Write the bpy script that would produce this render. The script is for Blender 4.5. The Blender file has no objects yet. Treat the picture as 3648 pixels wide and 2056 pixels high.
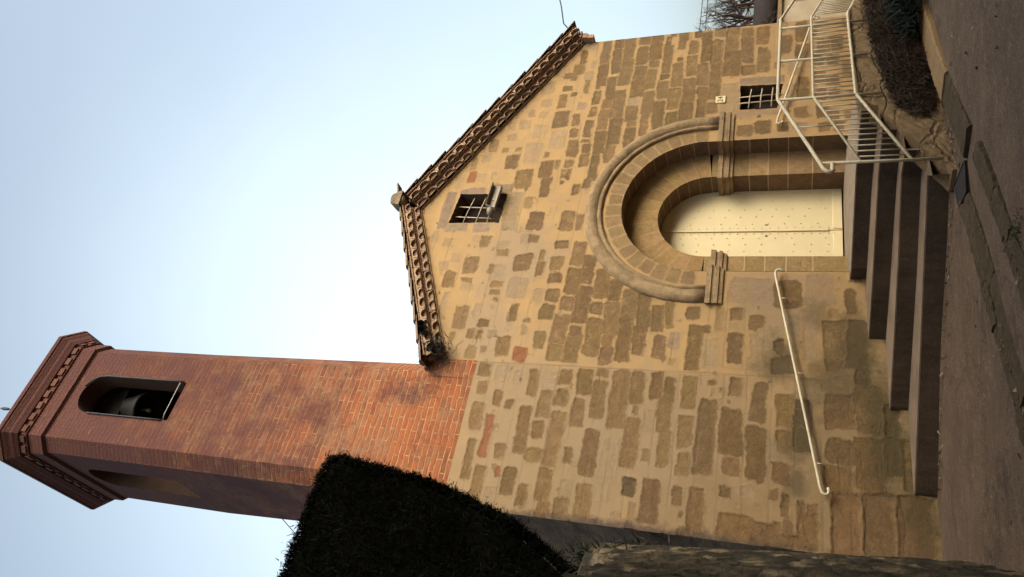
import bpy, bmesh, math, random
import numpy as np
from mathutils import Vector, Matrix
R = random.Random(7)
PI = math.pi
sc = bpy.context.scene
COL = sc.collection

# ------------------------------------------------------------------ camera, sun, sky
cam = bpy.data.objects.new('camera', bpy.data.cameras.new('camera'))
COL.objects.link(cam)
F_ = Vector((0.49666275, 0.79313361, 0.35251269)); R_ = Vector((0.84464766, -0.53513976, 0.01399185)); U_ = Vector((-0.19974096, -0.29079979, 0.93570243))
M = Matrix((-U_, R_, -F_)).transposed().to_4x4()      # the photograph was taken with the camera turned on its side
M.translation = Vector((0, -9, 0))
cam.matrix_world = M
cam.data.sensor_width = 36; cam.data.sensor_fit = 'HORIZONTAL'
cam.data.lens = 36 * 2644.81 / 3648
cam.data.clip_end = 2000
sc.camera = cam

SUN_AZ, SUN_EL = math.radians(30), math.radians(33)   # measured from the facade's outward normal towards +x
sv = Vector((math.sin(SUN_AZ) * math.cos(SUN_EL), -math.cos(SUN_AZ) * math.cos(SUN_EL), math.sin(SUN_EL)))
sun = bpy.data.objects.new('sun', bpy.data.lights.new('sun', 'SUN'))
COL.objects.link(sun)
sun.rotation_euler = sv.to_track_quat('Z', 'Y').to_euler()
sun.data.energy = 1.05; sun.data.angle = math.radians(42); sun.data.color = (1.0, 0.85, 0.64)

w = bpy.data.worlds.new('World'); sc.world = w; w.use_nodes = True
nt = w.node_tree; bg = nt.nodes['Background']
sky = nt.nodes.new('ShaderNodeTexSky'); sky.sky_type = 'NISHITA'; sky.sun_disc = False
sky.sun_elevation = SUN_EL; sky.sun_rotation = math.atan2(sv.x, sv.y)
sky.air_density = 1.0; sky.dust_density = 8.0; sky.ozone_density = 1.0; sky.altitude = 300
# thin bright haze low in the sky behind the church
tc = nt.nodes.new('ShaderNodeTexCoord'); dot = nt.nodes.new('ShaderNodeVectorMath'); dot.operation = 'DOT_PRODUCT'
GL = Vector((.40, .80, .42)).normalized()
nt.links.new(tc.outputs['Generated'], dot.inputs[0]); dot.inputs[1].default_value = GL
mx = nt.nodes.new('ShaderNodeMath'); mx.operation = 'MAXIMUM'; mx.inputs[1].default_value = 0; nt.links.new(dot.outputs['Value'], mx.inputs[0])
pw = nt.nodes.new('ShaderNodeMath'); pw.operation = 'POWER'; pw.inputs[1].default_value = 9; nt.links.new(mx.outputs[0], pw.inputs[0])
hz = nt.nodes.new('ShaderNodeVectorMath'); hz.operation = 'SCALE'; hz.inputs[0].default_value = (2.45, 2.8, 2.8); ns = nt.nodes.new('ShaderNodeTexNoise'); ns.inputs['Scale'].default_value = 2.2; ns.inputs['Detail'].default_value = 5; nt.links.new(tc.outputs['Generated'], ns.inputs['Vector'])
ml = nt.nodes.new('ShaderNodeMath'); ml.operation = 'MULTIPLY_ADD'; ml.inputs[1].default_value = .5; ml.inputs[2].default_value = .75; nt.links.new(ns.outputs['Fac'], ml.inputs[0])
m2 = nt.nodes.new('ShaderNodeMath'); m2.operation = 'MULTIPLY'; nt.links.new(pw.outputs[0], m2.inputs[0]); nt.links.new(ml.outputs[0], m2.inputs[1]); nt.links.new(m2.outputs[0], hz.inputs['Scale'])
hs = nt.nodes.new('ShaderNodeHueSaturation'); hs.inputs['Saturation'].default_value = .72; nt.links.new(sky.outputs[0], hs.inputs['Color'])
ad = nt.nodes.new('ShaderNodeVectorMath'); ad.operation = 'ADD'; cy = nt.nodes.new('ShaderNodeMix'); cy.data_type = 'RGBA'; cy.blend_type = 'MULTIPLY'; cy.inputs[0].default_value = 1; cy.inputs[7].default_value = (.92, 1.0, 1.0, 1); nt.links.new(hs.outputs[0], cy.inputs[6]); nt.links.new(cy.outputs[2], ad.inputs[0]); nt.links.new(hz.outputs[0], ad.inputs[1])
nt.links.new(ad.outputs[0], bg.inputs[0]); bg.inputs[1].default_value = 0.15
sc.view_settings.view_transform = 'Standard'; sc.view_settings.look = 'None'
sc.view_settings.exposure = 1.0; sc.view_settings.gamma = 1; sc.view_settings.use_curve_mapping = False

# ------------------------------------------------------------------ helpers
class MB:
    """collects faces (with a material slot, a colour and uv) and links them as one mesh object"""
    def __init__(s): s.v = []; s.f = []; s.m = []; s.c = []; s.uv = []; s.sm = []
    def vert(s, *p): s.v.append(tuple(p)); return len(s.v) - 1
    def face(s, pts, m=0, c=(1, 1, 1), uv=None, smooth=False):
        i = len(s.v); s.v += [tuple(p) for p in pts]
        s.f.append(list(range(i, i + len(pts)))); s.m.append(m); s.c.append(c); s.uv.append(uv); s.sm.append(smooth)
    def idx(s, ids, m=0, c=(1, 1, 1), smooth=False):
        s.f.append(list(ids)); s.m.append(m); s.c.append(c); s.uv.append(None); s.sm.append(smooth)
    def hexa(s, b, t, m=0, c=(1, 1, 1)):
        """prism between two loops b, t (lists of points, b anticlockwise seen from outside top)"""
        n = len(b); s.face(list(reversed(b)), m, c); s.face(t, m, c)
        for i in range(n):
            j = (i + 1) % n; s.face([b[i], b[j], t[j], t[i]], m, c)
    def box(s, x0, x1, y0, y1, z0, z1, m=0, c=(1, 1, 1)):
        s.hexa([(x0, y0, z0), (x1, y0, z0), (x1, y1, z0), (x0, y1, z0)], [(x0, y0, z1), (x1, y0, z1), (x1, y1, z1), (x0, y1, z1)], m, c)
    def tube(s, pts, r, n=8, m=0, c=(1, 1, 1), caps=True):
        pts = [Vector(p) for p in pts]; rings = []
        rs = r if isinstance(r, (list, tuple)) else [r] * len(pts)
        prev = None
        for i, p in enumerate(pts):
            d = (pts[min(i + 1, len(pts) - 1)] - pts[max(i - 1, 0)]).normalized()
            a = prev if prev is not None else (Vector((0, 0, 1)) if abs(d.z) < .9 else Vector((1, 0, 0)))
            a = (a - d * a.dot(d)).normalized(); b = d.cross(a); prev = a
            k = len(s.v)
            for q in range(n):
                t = 2 * PI * q / n; s.v.append(tuple(p + (a * math.cos(t) + b * math.sin(t)) * rs[i]))
            rings.append(k)
        for i in range(len(pts) - 1):
            for q in range(n):
                q2 = (q + 1) % n
                s.idx([rings[i] + q, rings[i] + q2, rings[i + 1] + q2, rings[i + 1] + q], m, c, True)
        if caps:
            s.idx([rings[0] + q for q in reversed(range(n))], m, c); s.idx([rings[-1] + q for q in range(n)], m, c)
    def sweep(s, rings, m=0, c=(1, 1, 1), closed=False, smooth=False, cap=True):
        """rings: list of point lists of equal length"""
        ids = []
        for r in rings:
            k = len(s.v); s.v += [tuple(p) for p in r]; ids.append(list(range(k, k + len(r))))
        n = len(rings[0])
        for i in range(len(rings) - 1):
            for q in range(n if closed else n - 1):
                q2 = (q + 1) % n
                s.idx([ids[i][q], ids[i][q2], ids[i + 1][q2], ids[i + 1][q]], m, c, smooth)
        if cap:
            s.idx(list(reversed(ids[0])), m, c); s.idx(ids[-1], m, c)
    def build(s, name, mats, parent=None, fix=True):
        me = bpy.data.meshes.new(name); me.from_pydata(s.v, [], s.f)
        if not isinstance(mats, (list, tuple)): mats = [mats]
        for mm in mats: me.materials.append(mm)
        me.polygons.foreach_set('material_index', s.m)
        me.polygons.foreach_set('use_smooth', s.sm)
        if any(c != (1, 1, 1) for c in s.c):
            at = me.attributes.new('tint', 'FLOAT_COLOR', 'CORNER'); buf = []
            for f, c in zip(s.f, s.c): buf += [c[0], c[1], c[2], 1.0] * len(f)
            at.data.foreach_set('color', buf)
        if any(u is not None for u in s.uv):
            ul = me.uv_layers.new(name='UVMap'); buf = []
            for f, u in zip(s.f, s.uv):
                if u is None: u = [(0, 0)] * len(f)
                for q in u: buf += [q[0], q[1]]
            ul.data.foreach_set('uv', buf)
        me.update()
        if fix:
            bm = bmesh.new(); bm.from_mesh(me); bmesh.ops.recalc_face_normals(bm, faces=bm.faces); bm.to_mesh(me); bm.free()
        o = bpy.data.objects.new(name, me); COL.objects.link(o)
        if parent is not None: o.parent = parent
        return o

def tag(o, label=None, cat=None, group=None, kind=None):
    if label: o['label'] = label
    if cat: o['category'] = cat
    if group: o['group'] = group
    if kind: o['kind'] = kind
    return o
def thing(name, label, cat, loc=(0, 0, 0), group=None):
    o = bpy.data.objects.new(name, None); COL.objects.link(o); o.location = loc
    o.empty_display_size = .2
    return tag(o, label, cat, group)
def quads_object(name, centers, ax, ay, mat, parent=None, cols=None):
    """many small quads at once: centers, half axes as numpy arrays (n,3)"""
    n = len(centers)
    v = np.empty((n, 4, 3), np.float32)
    v[:, 0] = centers - ax - ay; v[:, 1] = centers + ax - ay; v[:, 2] = centers + ax * .3 + ay; v[:, 3] = centers - ax * .3 + ay
    me = bpy.data.meshes.new(name)
    me.vertices.add(n * 4); me.vertices.foreach_set('co', v.reshape(-1))
    me.loops.add(n * 4); me.loops.foreach_set('vertex_index', np.arange(n * 4, dtype=np.int32))
    me.polygons.add(n); me.polygons.foreach_set('loop_start', np.arange(0, n * 4, 4, dtype=np.int32))
    me.polygons.foreach_set('loop_total', np.full(n, 4, np.int32))
    if cols is not None:
        at = me.attributes.new('tint', 'FLOAT_COLOR', 'CORNER')
        c = np.ones((n, 4, 4), np.float32); c[:, :, :3] = cols[:, None, :]; at.data.foreach_set('color', c.reshape(-1))
    me.materials.append(mat); me.update(calc_edges=True)
    o = bpy.data.objects.new(name, me); COL.objects.link(o)
    if parent is not None: o.parent = parent
    return o

# ------------------------------------------------------------------ materials
class NT:
    def __init__(s, name, rough=.9):
        s.m = bpy.data.materials.new(name); s.m.use_nodes = True; s.t = s.m.node_tree
        s.b = s.t.nodes['Principled BSDF']; s.b.inputs['Roughness'].default_value = rough
        s.b.inputs['Specular IOR Level'].default_value = .25
        s.pos = s.n('ShaderNodeNewGeometry').outputs['Position']
    def n(s, t, **k):
        o = s.t.nodes.new(t)
        for a, v in k.items(): setattr(o, a, v)
        return o
    def l(s, a, b): s.t.links.new(a, b)
    def noise(s, scale, detail=4, rough=.6, vec=None, dist=0, out='Fac'):
        o = s.n('ShaderNodeTexNoise'); o.inputs['Scale'].default_value = scale; o.inputs['Detail'].default_value = detail
        o.inputs['Roughness'].default_value = rough; o.inputs['Distortion'].default_value = dist
        s.l(vec if vec is not None else s.pos, o.inputs['Vector']); return o.outputs[out]
    def scl(s, v, vec=None):
        o = s.n('ShaderNodeVectorMath', operation='MULTIPLY'); s.l(vec if vec is not None else s.pos, o.inputs[0]); o.inputs[1].default_value = v; return o.outputs[0]
    def ramp(s, f, *st):
        o = s.n('ShaderNodeValToRGB'); e = o.color_ramp.elements
        while len(e) < len(st): e.new(.5)
        for q, (p, c) in zip(e, st): q.position = p; q.color = (c, c, c, 1) if isinstance(c, (int, float)) else (*c, 1)
        s.l(f, o.inputs[0]); return o.outputs[0]
    def mix(s, f, a, b, mode='MIX'):
        o = s.n('ShaderNodeMix', data_type='RGBA', blend_type=mode)
        for i, v in ((0, f), (6, a), (7, b)):
            if hasattr(v, 'is_linked') or hasattr(v, 'links'): s.l(v, o.inputs[i])
            elif i == 0: o.inputs[i].default_value = v
            else: o.inputs[i].default_value = (*v, 1) if len(v) == 3 else v
        return o.outputs[2]
    def math(s, op, a, b=None):
        o = s.n('ShaderNodeMath', operation=op)
        for i, v in enumerate((a, b)):
            if v is None: continue
            if isinstance(v, (int, float)): o.inputs[i].default_value = v
            else: s.l(v, o.inputs[i])
        return o.outputs[0]
    def attr(s, name='tint'):
        o = s.n('ShaderNodeAttribute'); o.attribute_name = name; return o.outputs['Color']
    def blob(s, c, r, k=.6, nz=3.0, sx=(1, 1, 1)):
        """a patch of stain, tone or painted shade with a ragged outline: 1 inside, 0 outside"""
        d = s.n('ShaderNodeVectorMath', operation='SUBTRACT'); s.l(s.pos, d.inputs[0]); d.inputs[1].default_value = c
        d = s.scl((1 / (r * sx[0]), 1 / (r * sx[1]), 1 / (r * sx[2])), d.outputs[0])
        L = s.n('ShaderNodeVectorMath', operation='LENGTH'); s.l(d, L.inputs[0])
        v = s.math('ADD', L.outputs['Value'], s.math('MULTIPLY', s.math('SUBTRACT', s.noise(nz, 6, .7), .5), 2.2))
        return s.ramp(v, (.35, k), (1.0, 0.0))
    def bump(s, h, st=.4, d=.02):
        o = s.n('ShaderNodeBump'); o.inputs['Strength'].default_value = st; o.inputs['Distance'].default_value = d
        s.l(h, o.inputs['Height']); s.l(o.outputs[0], s.b.inputs['Normal'])
    def out(s, c): s.l(c, s.b.inputs['Base Color']); return s.m

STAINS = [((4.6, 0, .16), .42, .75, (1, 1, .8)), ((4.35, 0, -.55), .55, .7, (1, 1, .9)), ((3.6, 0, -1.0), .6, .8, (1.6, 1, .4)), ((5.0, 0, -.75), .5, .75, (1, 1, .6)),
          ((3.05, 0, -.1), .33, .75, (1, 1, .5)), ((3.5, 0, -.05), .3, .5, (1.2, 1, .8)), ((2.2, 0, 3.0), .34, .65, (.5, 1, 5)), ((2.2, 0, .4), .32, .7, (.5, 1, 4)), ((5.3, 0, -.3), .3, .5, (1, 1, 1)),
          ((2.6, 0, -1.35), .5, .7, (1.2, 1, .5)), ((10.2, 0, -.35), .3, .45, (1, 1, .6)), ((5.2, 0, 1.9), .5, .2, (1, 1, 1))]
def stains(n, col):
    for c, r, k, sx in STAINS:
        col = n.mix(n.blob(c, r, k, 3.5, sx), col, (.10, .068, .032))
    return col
def mat_plaster():
    n = NT('plaster', .92)
    c = n.mix(n.ramp(n.noise(1.1, 5, .65), (.35, 0.), (.68, 1.)), (.50, .315, .165), (.42, .272, .152))
    c = n.mix(n.ramp(n.noise(3.6, 8, .75), (.46, 0.), (.66, .75)), c, (.35, .235, .14))
    c = n.mix(n.ramp(n.noise(2.2, 8, .78, n.scl((1, 1, .6))), (.57, 0.), (.68, .7)), c, (.285, .20, .13))
    for cc, rr_ in (((3.2, 0, 3.5), 1.5), ((4.9, 0, 4.3), .8), ((9.0, 0, -.2), .9), ((5.6, 0, .2), .7)): c = n.mix(n.blob(cc, rr_, .55, 2.0), c, (.37, .275, .185))
    c = n.mix(n.ramp(n.noise(55, 3, .7), (.42, 0.), (.75, .5)), c, (.34, .215, .115))
    c = n.mix(n.ramp(n.noise(1.6, 4, .6, n.scl((.5, 1, 6))), (.58, 0.), (.75, .3)), c, (.58, .40, .235))
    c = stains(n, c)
    n.bump(n.noise(60, 5, .7), .35, .012); return n.out(c)
def mat_facade():
    n = NT('patched_facade', .93)
    c = n.mix(n.ramp(n.noise(1.1, 5, .65), (.35, 0.), (.68, 1.)), (.41, .250, .103), (.335, .205, .088))
    c = n.mix(n.ramp(n.noise(3.6, 8, .75), (.46, 0.), (.66, .7)), c, (.30, .20, .108))
    c = n.mix(n.ramp(n.noise(2.2, 8, .78, n.scl((1, 1, .6))), (.55, 0.), (.68, .65)), c, (.25, .172, .10))
    for cc, rr_ in (((3.2, 0, 3.3), 1.9), ((3.2, 0, 1.6), 1.3), ((4.9, 0, 4.3), .8), ((5.6, 0, .2), .7), ((6.2, 0, 4.1), 1.0)): c = n.mix(n.blob(cc, rr_, .7, 2.0), c, (.27, .192, .12))
    sx = n.n('ShaderNodeSeparateXYZ'); n.l(n.pos, sx.inputs[0])      # the tower foot carries an older, greyer render up to the straight joint
    c = n.mix(n.math('MULTIPLY', n.math('LESS_THAN', sx.outputs['X'], 4.377), n.ramp(n.noise(1.7, 6, .7), (.3, .25), (.6, .75))), c, (.245, .168, .094))
    for cc, rr_, k_ in (((3.0, 0, -.7), 1.7, .62), ((2.4, 0, .9), .9, .5), ((4.8, 0, -.9), 1.1, .6), ((2.4, 0, 2.6), .7, .45), ((5.0, 0, .5), .8, .35)): c = n.mix(n.blob(cc, rr_, k_, 2.2), c, (.20, .138, .068))  # dirt low on the left, deepened with shade painted into the render colour
    c = n.mix(n.ramp(n.noise(55, 3, .75), (.45, 0.), (.75, .5)), c, (.33, .205, .10))
    c = n.mix(n.ramp(n.noise(28, 4, .8), (.6, 0.), (.72, .5)), c, (.46, .325, .185))
    a = n.n('ShaderNodeAttribute'); a.attribute_name = 'tint'; st = a.outputs['Color']
    st = n.mix(n.ramp(n.noise(8, 7, .75), (.32, 0.), (.72, 1.)), st, n.mix(1, st, (.62, .6, .58), 'MULTIPLY'))
    st = n.mix(n.ramp(n.noise(60, 3, .8), (.5, 0.), (.72, .7)), st, n.mix(1, st, (1.5, 1.45, 1.35), 'MULTIPLY'))
    st = n.mix(n.ramp(n.noise(45, 3, .8), (.58, 0.), (.7, .7)), st, n.mix(1, st, (.45, .43, .42), 'MULTIPLY'))
    e = n.n('ShaderNodeAttribute'); e.attribute_name = 'edge'
    v = n.math('ADD', e.outputs['Fac'], n.math('ADD', n.math('MULTIPLY', n.math('SUBTRACT', n.noise(16, 6, .75), .5), 1.9), n.math('MULTIPLY', n.math('SUBTRACT', n.noise(70, 3, .7), .5), .9)))
    f = n.math('MULTIPLY', n.ramp(n.math('ADD', n.math('MULTIPLY', v, .5), .5), (.38, 1.), (.66, 0.)), a.outputs['Alpha'])
    film = n.ramp(n.noise(5, 8, .8), (.54, 1.), (.68, .35))
    c = n.mix(n.math('MULTIPLY', f, film), c, st)
    j = n.n('ShaderNodeAttribute'); j.attribute_name = 'joint'
    c = n.mix(n.ramp(j.outputs['Fac'], (.0, 0.), (.5, .55), (.6, .8)), c, (.15, .095, .05)); c = n.mix(n.ramp(j.outputs['Fac'], (.6, 0.), (.9, .8)), c, (.05, .032, .02))
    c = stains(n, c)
    for cc, rr_, k_ in (((4.25, 0, -1.0), .5, .6), ((3.55, 0, -1.18), .55, .65), ((4.7, 0, -.82), .36, .5), ((3.0, 0, -1.42), .45, .5)): c = n.mix(n.math('MULTIPLY', n.blob(cc, rr_, k_, 6.0, (1.2, 1, .6)), n.ramp(n.noise(22, 6, .8), (.38, .45), (.6, 1.))), c, (.070, .056, .020))
    c = n.mix(n.blob((2.25, 0, 1.6), .16, .85, 7.0, (.9, 1, 14)), c, (.075, .05, .042))
    n.bump(n.math('ADD', n.math('MULTIPLY', n.noise(60, 5, .75), .45), n.math('MULTIPLY', n.math('MULTIPLY', f, n.noise(26, 7, .8)), 1.3)), .75, .02); return n.out(c)
def mat_stone():
    n = NT('facade_stone', .95)
    c = n.attr()
    c = n.mix(n.ramp(n.noise(9, 6, .7), (.3, 0.), (.75, 1.)), c, n.mix(1, c, (.62, .6, .6), 'MULTIPLY'))
    c = n.mix(n.ramp(n.noise(70, 3, .8), (.5, 0.), (.72, .7)), c, n.mix(1, c, (1.5, 1.45, 1.4), 'MULTIPLY'))
    c = n.mix(n.ramp(n.noise(45, 3, .8), (.58, 0.), (.7, .7)), c, n.mix(1, c, (.45, .43, .42), 'MULTIPLY'))
    c = n.mix(n.ramp(n.noise(2.0, 3, .6), (.4, 0.), (.7, .5)), c, n.mix(1, c, (.72, .74, .8), 'MULTIPLY'))
    c = n.mix(n.ramp(n.noise(13, 8, .8), (.585, 0.), (.66, .7)), c, (.40, .26, .14))
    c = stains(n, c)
    n.bump(n.noise(30, 7, .8), .9, .03); return n.out(c)
def mat_brick():
    n = NT('tower_brick', .93)
    uv = n.n('ShaderNodeUVMap').outputs[0]
    wob = n.n('ShaderNodeVectorMath', operation='MULTIPLY_ADD'); n.l(n.noise(5, 3, .6, out='Color'), wob.inputs[0]); wob.inputs[1].default_value = (.06, .05, 0); n.l(uv, wob.inputs[2])
    b = n.n('ShaderNodeTexBrick'); n.l(wob.outputs[0], b.inputs['Vector'])
    b.offset = .5; b.inputs['Scale'].default_value = 1; b.inputs['Brick Width'].default_value = .37; b.inputs['Row Height'].default_value = .084
    b.inputs['Mortar Size'].default_value = .012; b.inputs['Mortar Smooth'].default_value = .5; b.inputs['Bias'].default_value = -.1
    b.inputs['Color1'].default_value = (.215, .062, .024, 1); b.inputs['Color2'].default_value = (.118, .036, .018, 1); b.inputs['Mortar'].default_value = (.27, .165, .098, 1)
    c = n.mix(n.ramp(n.noise(2.7, 8, .8), (.46, 0.), (.60, .8)), b.outputs['Color'], n.mix(n.noise(7, 4, .7), (.155, .047, .021), (.25, .092, .038)))
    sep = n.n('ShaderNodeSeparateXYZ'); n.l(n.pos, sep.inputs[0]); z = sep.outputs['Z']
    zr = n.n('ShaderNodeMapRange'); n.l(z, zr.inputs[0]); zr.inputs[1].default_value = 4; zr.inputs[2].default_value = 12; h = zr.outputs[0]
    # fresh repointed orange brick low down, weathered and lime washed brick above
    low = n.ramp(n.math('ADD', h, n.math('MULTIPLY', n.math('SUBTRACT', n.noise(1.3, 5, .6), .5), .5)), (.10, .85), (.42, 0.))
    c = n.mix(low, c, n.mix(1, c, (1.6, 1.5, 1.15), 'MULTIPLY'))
    wash = n.ramp(n.noise(1.5, 9, .82, n.scl((1, 1, 1.5))), (.485, 0.), (.57, .62))
    c = n.mix(wash, c, (.25, .14, .072))
    c = n.mix(n.ramp(n.noise(9, 6, .8, n.scl((.5, .5, 2.2))), (.50, 0.), (.66, .65)), c, (.095, .034, .025))
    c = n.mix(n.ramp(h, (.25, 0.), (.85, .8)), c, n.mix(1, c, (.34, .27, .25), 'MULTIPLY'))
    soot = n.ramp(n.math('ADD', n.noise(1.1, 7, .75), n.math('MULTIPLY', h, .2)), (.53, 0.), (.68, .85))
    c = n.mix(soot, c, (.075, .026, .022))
    c = n.mix(n.ramp(n.noise(3.5, 6, .75, n.scl((1, 1, 3))), (.60, 0.), (.72, .55)), c, (.27, .165, .095))
    c = n.mix(n.ramp(n.noise(30, 4, .8), (.45, 0.), (.8, .55)), c, (.10, .045, .035))
    n.bump(n.math('ADD', n.math('MULTIPLY', b.outputs['Fac'], -.8), n.math('MULTIPLY', n.noise(40, 4, .7), .5)), .8, .015)
    return n.out(c)
def mat_simple(name, a, b, scale=6, rough=.9, c3=None, s3=40, bump=.3, bs=40, bd=.01, lo=.35, hi=.7, vec=None, k3=.6):
    n = NT(name, rough)
    v = n.scl(vec) if vec else None
    c = n.mix(n.ramp(n.noise(scale, 6, .68, v), (lo, 0.), (hi, 1.)), a, b)
    if c3: c = n.mix(n.ramp(n.noise(s3, 4, .75, v), (.5, 0.), (.72, k3)), c, c3)
    if bump: n.bump(n.noise(bs, 5, .7, v), bump, bd)
    return n.out(c)
def mat_tint(name, rough=.9, mult=.5, scale=12, bump=.4, bs=40, bd=.012):
    n = NT(name, rough); c = n.attr()
    c = n.mix(n.ramp(n.noise(scale, 6, .7), (.35, 0.), (.75, 1.)), c, n.mix(1, c, (mult, mult, mult), 'MULTIPLY'))
    if bump: n.bump(n.noise(bs, 5, .7), bump, bd)
    return n.out(c)
def mat_street():
    n = NT('street_concrete', .93); v = n.scl((.85, 1.2, 1))
    c = n.mix(n.ramp(n.noise(1.3, 8, .75, v), (.38, 0.), (.62, 1.)), (.122, .078, .048), (.070, .044, .027))
    c = n.mix(n.ramp(n.noise(7, 8, .85, n.scl((.8, 1.3, 1))), (.52, 0.), (.64, .7)), c, (.185, .132, .092))
    c = n.mix(n.ramp(n.noise(3.1, 8, .8), (.55, 0.), (.68, .7)), c, (.075, .053, .04))
    c = n.mix(n.ramp(n.noise(60, 4, .85), (.5, 0.), (.66, .75)), c, (.23, .17, .125))
    c = n.mix(n.ramp(n.noise(48, 4, .85), (.56, 0.), (.68, .8)), c, (.045, .03, .022))
    w_ = n.n('ShaderNodeTexVoronoi'); w_.feature = 'DISTANCE_TO_EDGE'; w_.inputs['Scale'].default_value = .45
    q = n.n('ShaderNodeVectorMath', operation='MULTIPLY_ADD'); n.l(n.noise(1.5, 6, .7, out='Color'), q.inputs[0]); q.inputs[1].default_value = (1.6, 1.6, 0); n.l(n.pos, q.inputs[2]); n.l(q.outputs[0], w_.inputs['Vector'])
    c = n.mix(n.ramp(w_.outputs['Distance'], (.0, .8), (.010, .0)), c, (.045, .032, .025))
    n.bump(n.noise(60, 6, .8), .6, .012); return n.out(c)
PLASTER = mat_plaster(); FACADE = mat_facade(); SIDEW = mat_simple('side_wall', (.27, .165, .085), (.10, .066, .040), 5, .95, (.34, .22, .12), 9, 1.0, 9, .12, vec=(1, .3, 1)); STONE = mat_stone(); STREET = None; BRICK = mat_brick()
DARK = mat_simple('dark_interior', (.035, .022, .014), (.02, .014, .01), 4, .95, bump=.2)
TERRA = mat_simple('terracotta', (.36, .215, .125), (.235, .115, .068), 5, .9, (.42, .31, .2), 30, .4, 30, .01)
TERRA_D = mat_simple('eaves_brick', (.30, .13, .078), (.22, .095, .06), 7, .9, (.36, .24, .15), 40, .4, 40, .01)
ROOFT = mat_simple('roof_tile', (.25, .18, .125), (.16, .11, .08), 4, .92, (.30, .26, .18), 22, .4, 30, .01)
MORTAR = mat_simple('mortar_fill', (.40, .26, .15), (.31, .19, .105), 8, .95, bump=.5, bs=50)
DOORP = mat_simple('door_paint', (.66, .535, .31), (.61, .49, .28), 3, .55, (.55, .43, .24), 60, .12, 90, .003, k3=.3)
CREAM = mat_simple('railing_paint', (.62, .535, .37), (.50, .42, .27), 9, .5, (.26, .14, .07), 34, .1, 60, .002, k3=.35)
IRON = mat_simple('window_iron', (.50, .40, .27), (.36, .26, .16), 20, .6, bump=.2)
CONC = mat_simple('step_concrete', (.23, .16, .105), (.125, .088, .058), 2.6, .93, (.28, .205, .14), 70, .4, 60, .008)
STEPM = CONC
RISER_SHADED = mat_simple('step_riser_shaded', (.088, .060, .039), (.040, .028, .019), 2.2, .95, (.13, .095, .065), 50, .4, 50, .008)  # step concrete darkened: the shade on the risers is put into the colour
STREET = mat_street()
MOSSY = mat_simple('mossy_kerb', (.082, .056, .031), (.045, .033, .018), 6, .95, (.12, .085, .05), 30, .8, 30, .03)
WALLR = mat_simple('retaining_stone', (.25, .165, .085), (.16, .102, .052), 3, .95, (.11, .075, .04), 14, .7, 22, .03)
RUBBLE = None
BRONZE = mat_simple('bell_bronze', (.010, .009, .009), (.020, .017, .015), 8, .7, bump=.2)
WOOD = mat_simple('bell_yoke_wood', (.016, .012, .009), (.026, .019, .014), 10, .8)
WIRE = mat_simple('dark_cable', (.03, .03, .035), (.05, .05, .055), 8, .7, bump=0)
GALV = mat_simple('grey_cable', (.36, .34, .32), (.28, .26, .25), 8, .5, bump=0)
LEAF = mat_tint('hedge_leaf', .9, .55, 5, 0); LEAF.node_tree.nodes['Principled BSDF'].inputs['Specular IOR Level'].default_value = .0
TWIG = mat_tint('dry_twig', .9, .6, 9, 0)
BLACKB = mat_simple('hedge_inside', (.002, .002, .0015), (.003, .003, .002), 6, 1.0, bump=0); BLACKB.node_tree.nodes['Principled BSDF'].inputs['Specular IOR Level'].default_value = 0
BARK = mat_simple('dark_bark', (.016, .011, .010), (.026, .018, .016), 6, .95, bump=.6, bs=20, bd=.03)
LAND = mat_simple('landing_stone', (.25, .19, .13), (.19, .14, .098), 4, .9, (.20, .15, .105), 40, .4, 50, .008)
TANW = mat_simple('tan_kerb_stone', (.30, .19, .088), (.22, .14, .07), 3, .95, (.14, .095, .05), 18, .6, 25, .02)
DRAIN = mat_simple('drain_iron', (.016, .015, .017), (.028, .025, .026), 10, .7, bump=.4)
FARW = mat_simple('far_render', (.34, .27, .18), (.24, .17, .10), 1.5, .95, bump=.2)
def mat_rubble():
    n = NT('rubble_wall', .97); n.pos = n.scl((1.0, .20, 1.0))
    v = n.n('ShaderNodeTexVoronoi'); v.feature = 'F1'; v.inputs['Scale'].default_value = 6.5
    p = n.n('ShaderNodeVectorMath', operation='MULTIPLY_ADD'); n.l(n.noise(3, 4, .6, out='Color'), p.inputs[0]); p.inputs[1].default_value = (.25, .25, .25); n.l(n.pos, p.inputs[2])
    n.l(p.outputs[0], v.inputs['Vector'])
    c = n.mix(n.ramp(n.noise(2.2, 7, .72), (.42, 0.), (.62, 1.)), (.034, .027, .015), (.135, .095, .052))
    s = n.n('ShaderNodeSeparateColor'); n.l(v.outputs['Color'], s.inputs[0])
    c = n.mix(n.ramp(s.outputs[0], (.72, 0.), (.8, .8)), c, (.25, .185, .11))
    c = n.mix(n.ramp(v.outputs['Distance'], (.45, 0.), (.75, .85)), c, (.03, .026, .018))
    c = n.mix(n.ramp(n.noise(16, 5, .75), (.48, 0.), (.68, .8)), c, (.03, .03, .018))
    n.bump(n.math('ADD', n.math('MULTIPLY', v.outputs['Distance'], -1.2), n.noise(20, 6, .75)), .9, .05)
    return n.out(c)
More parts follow.
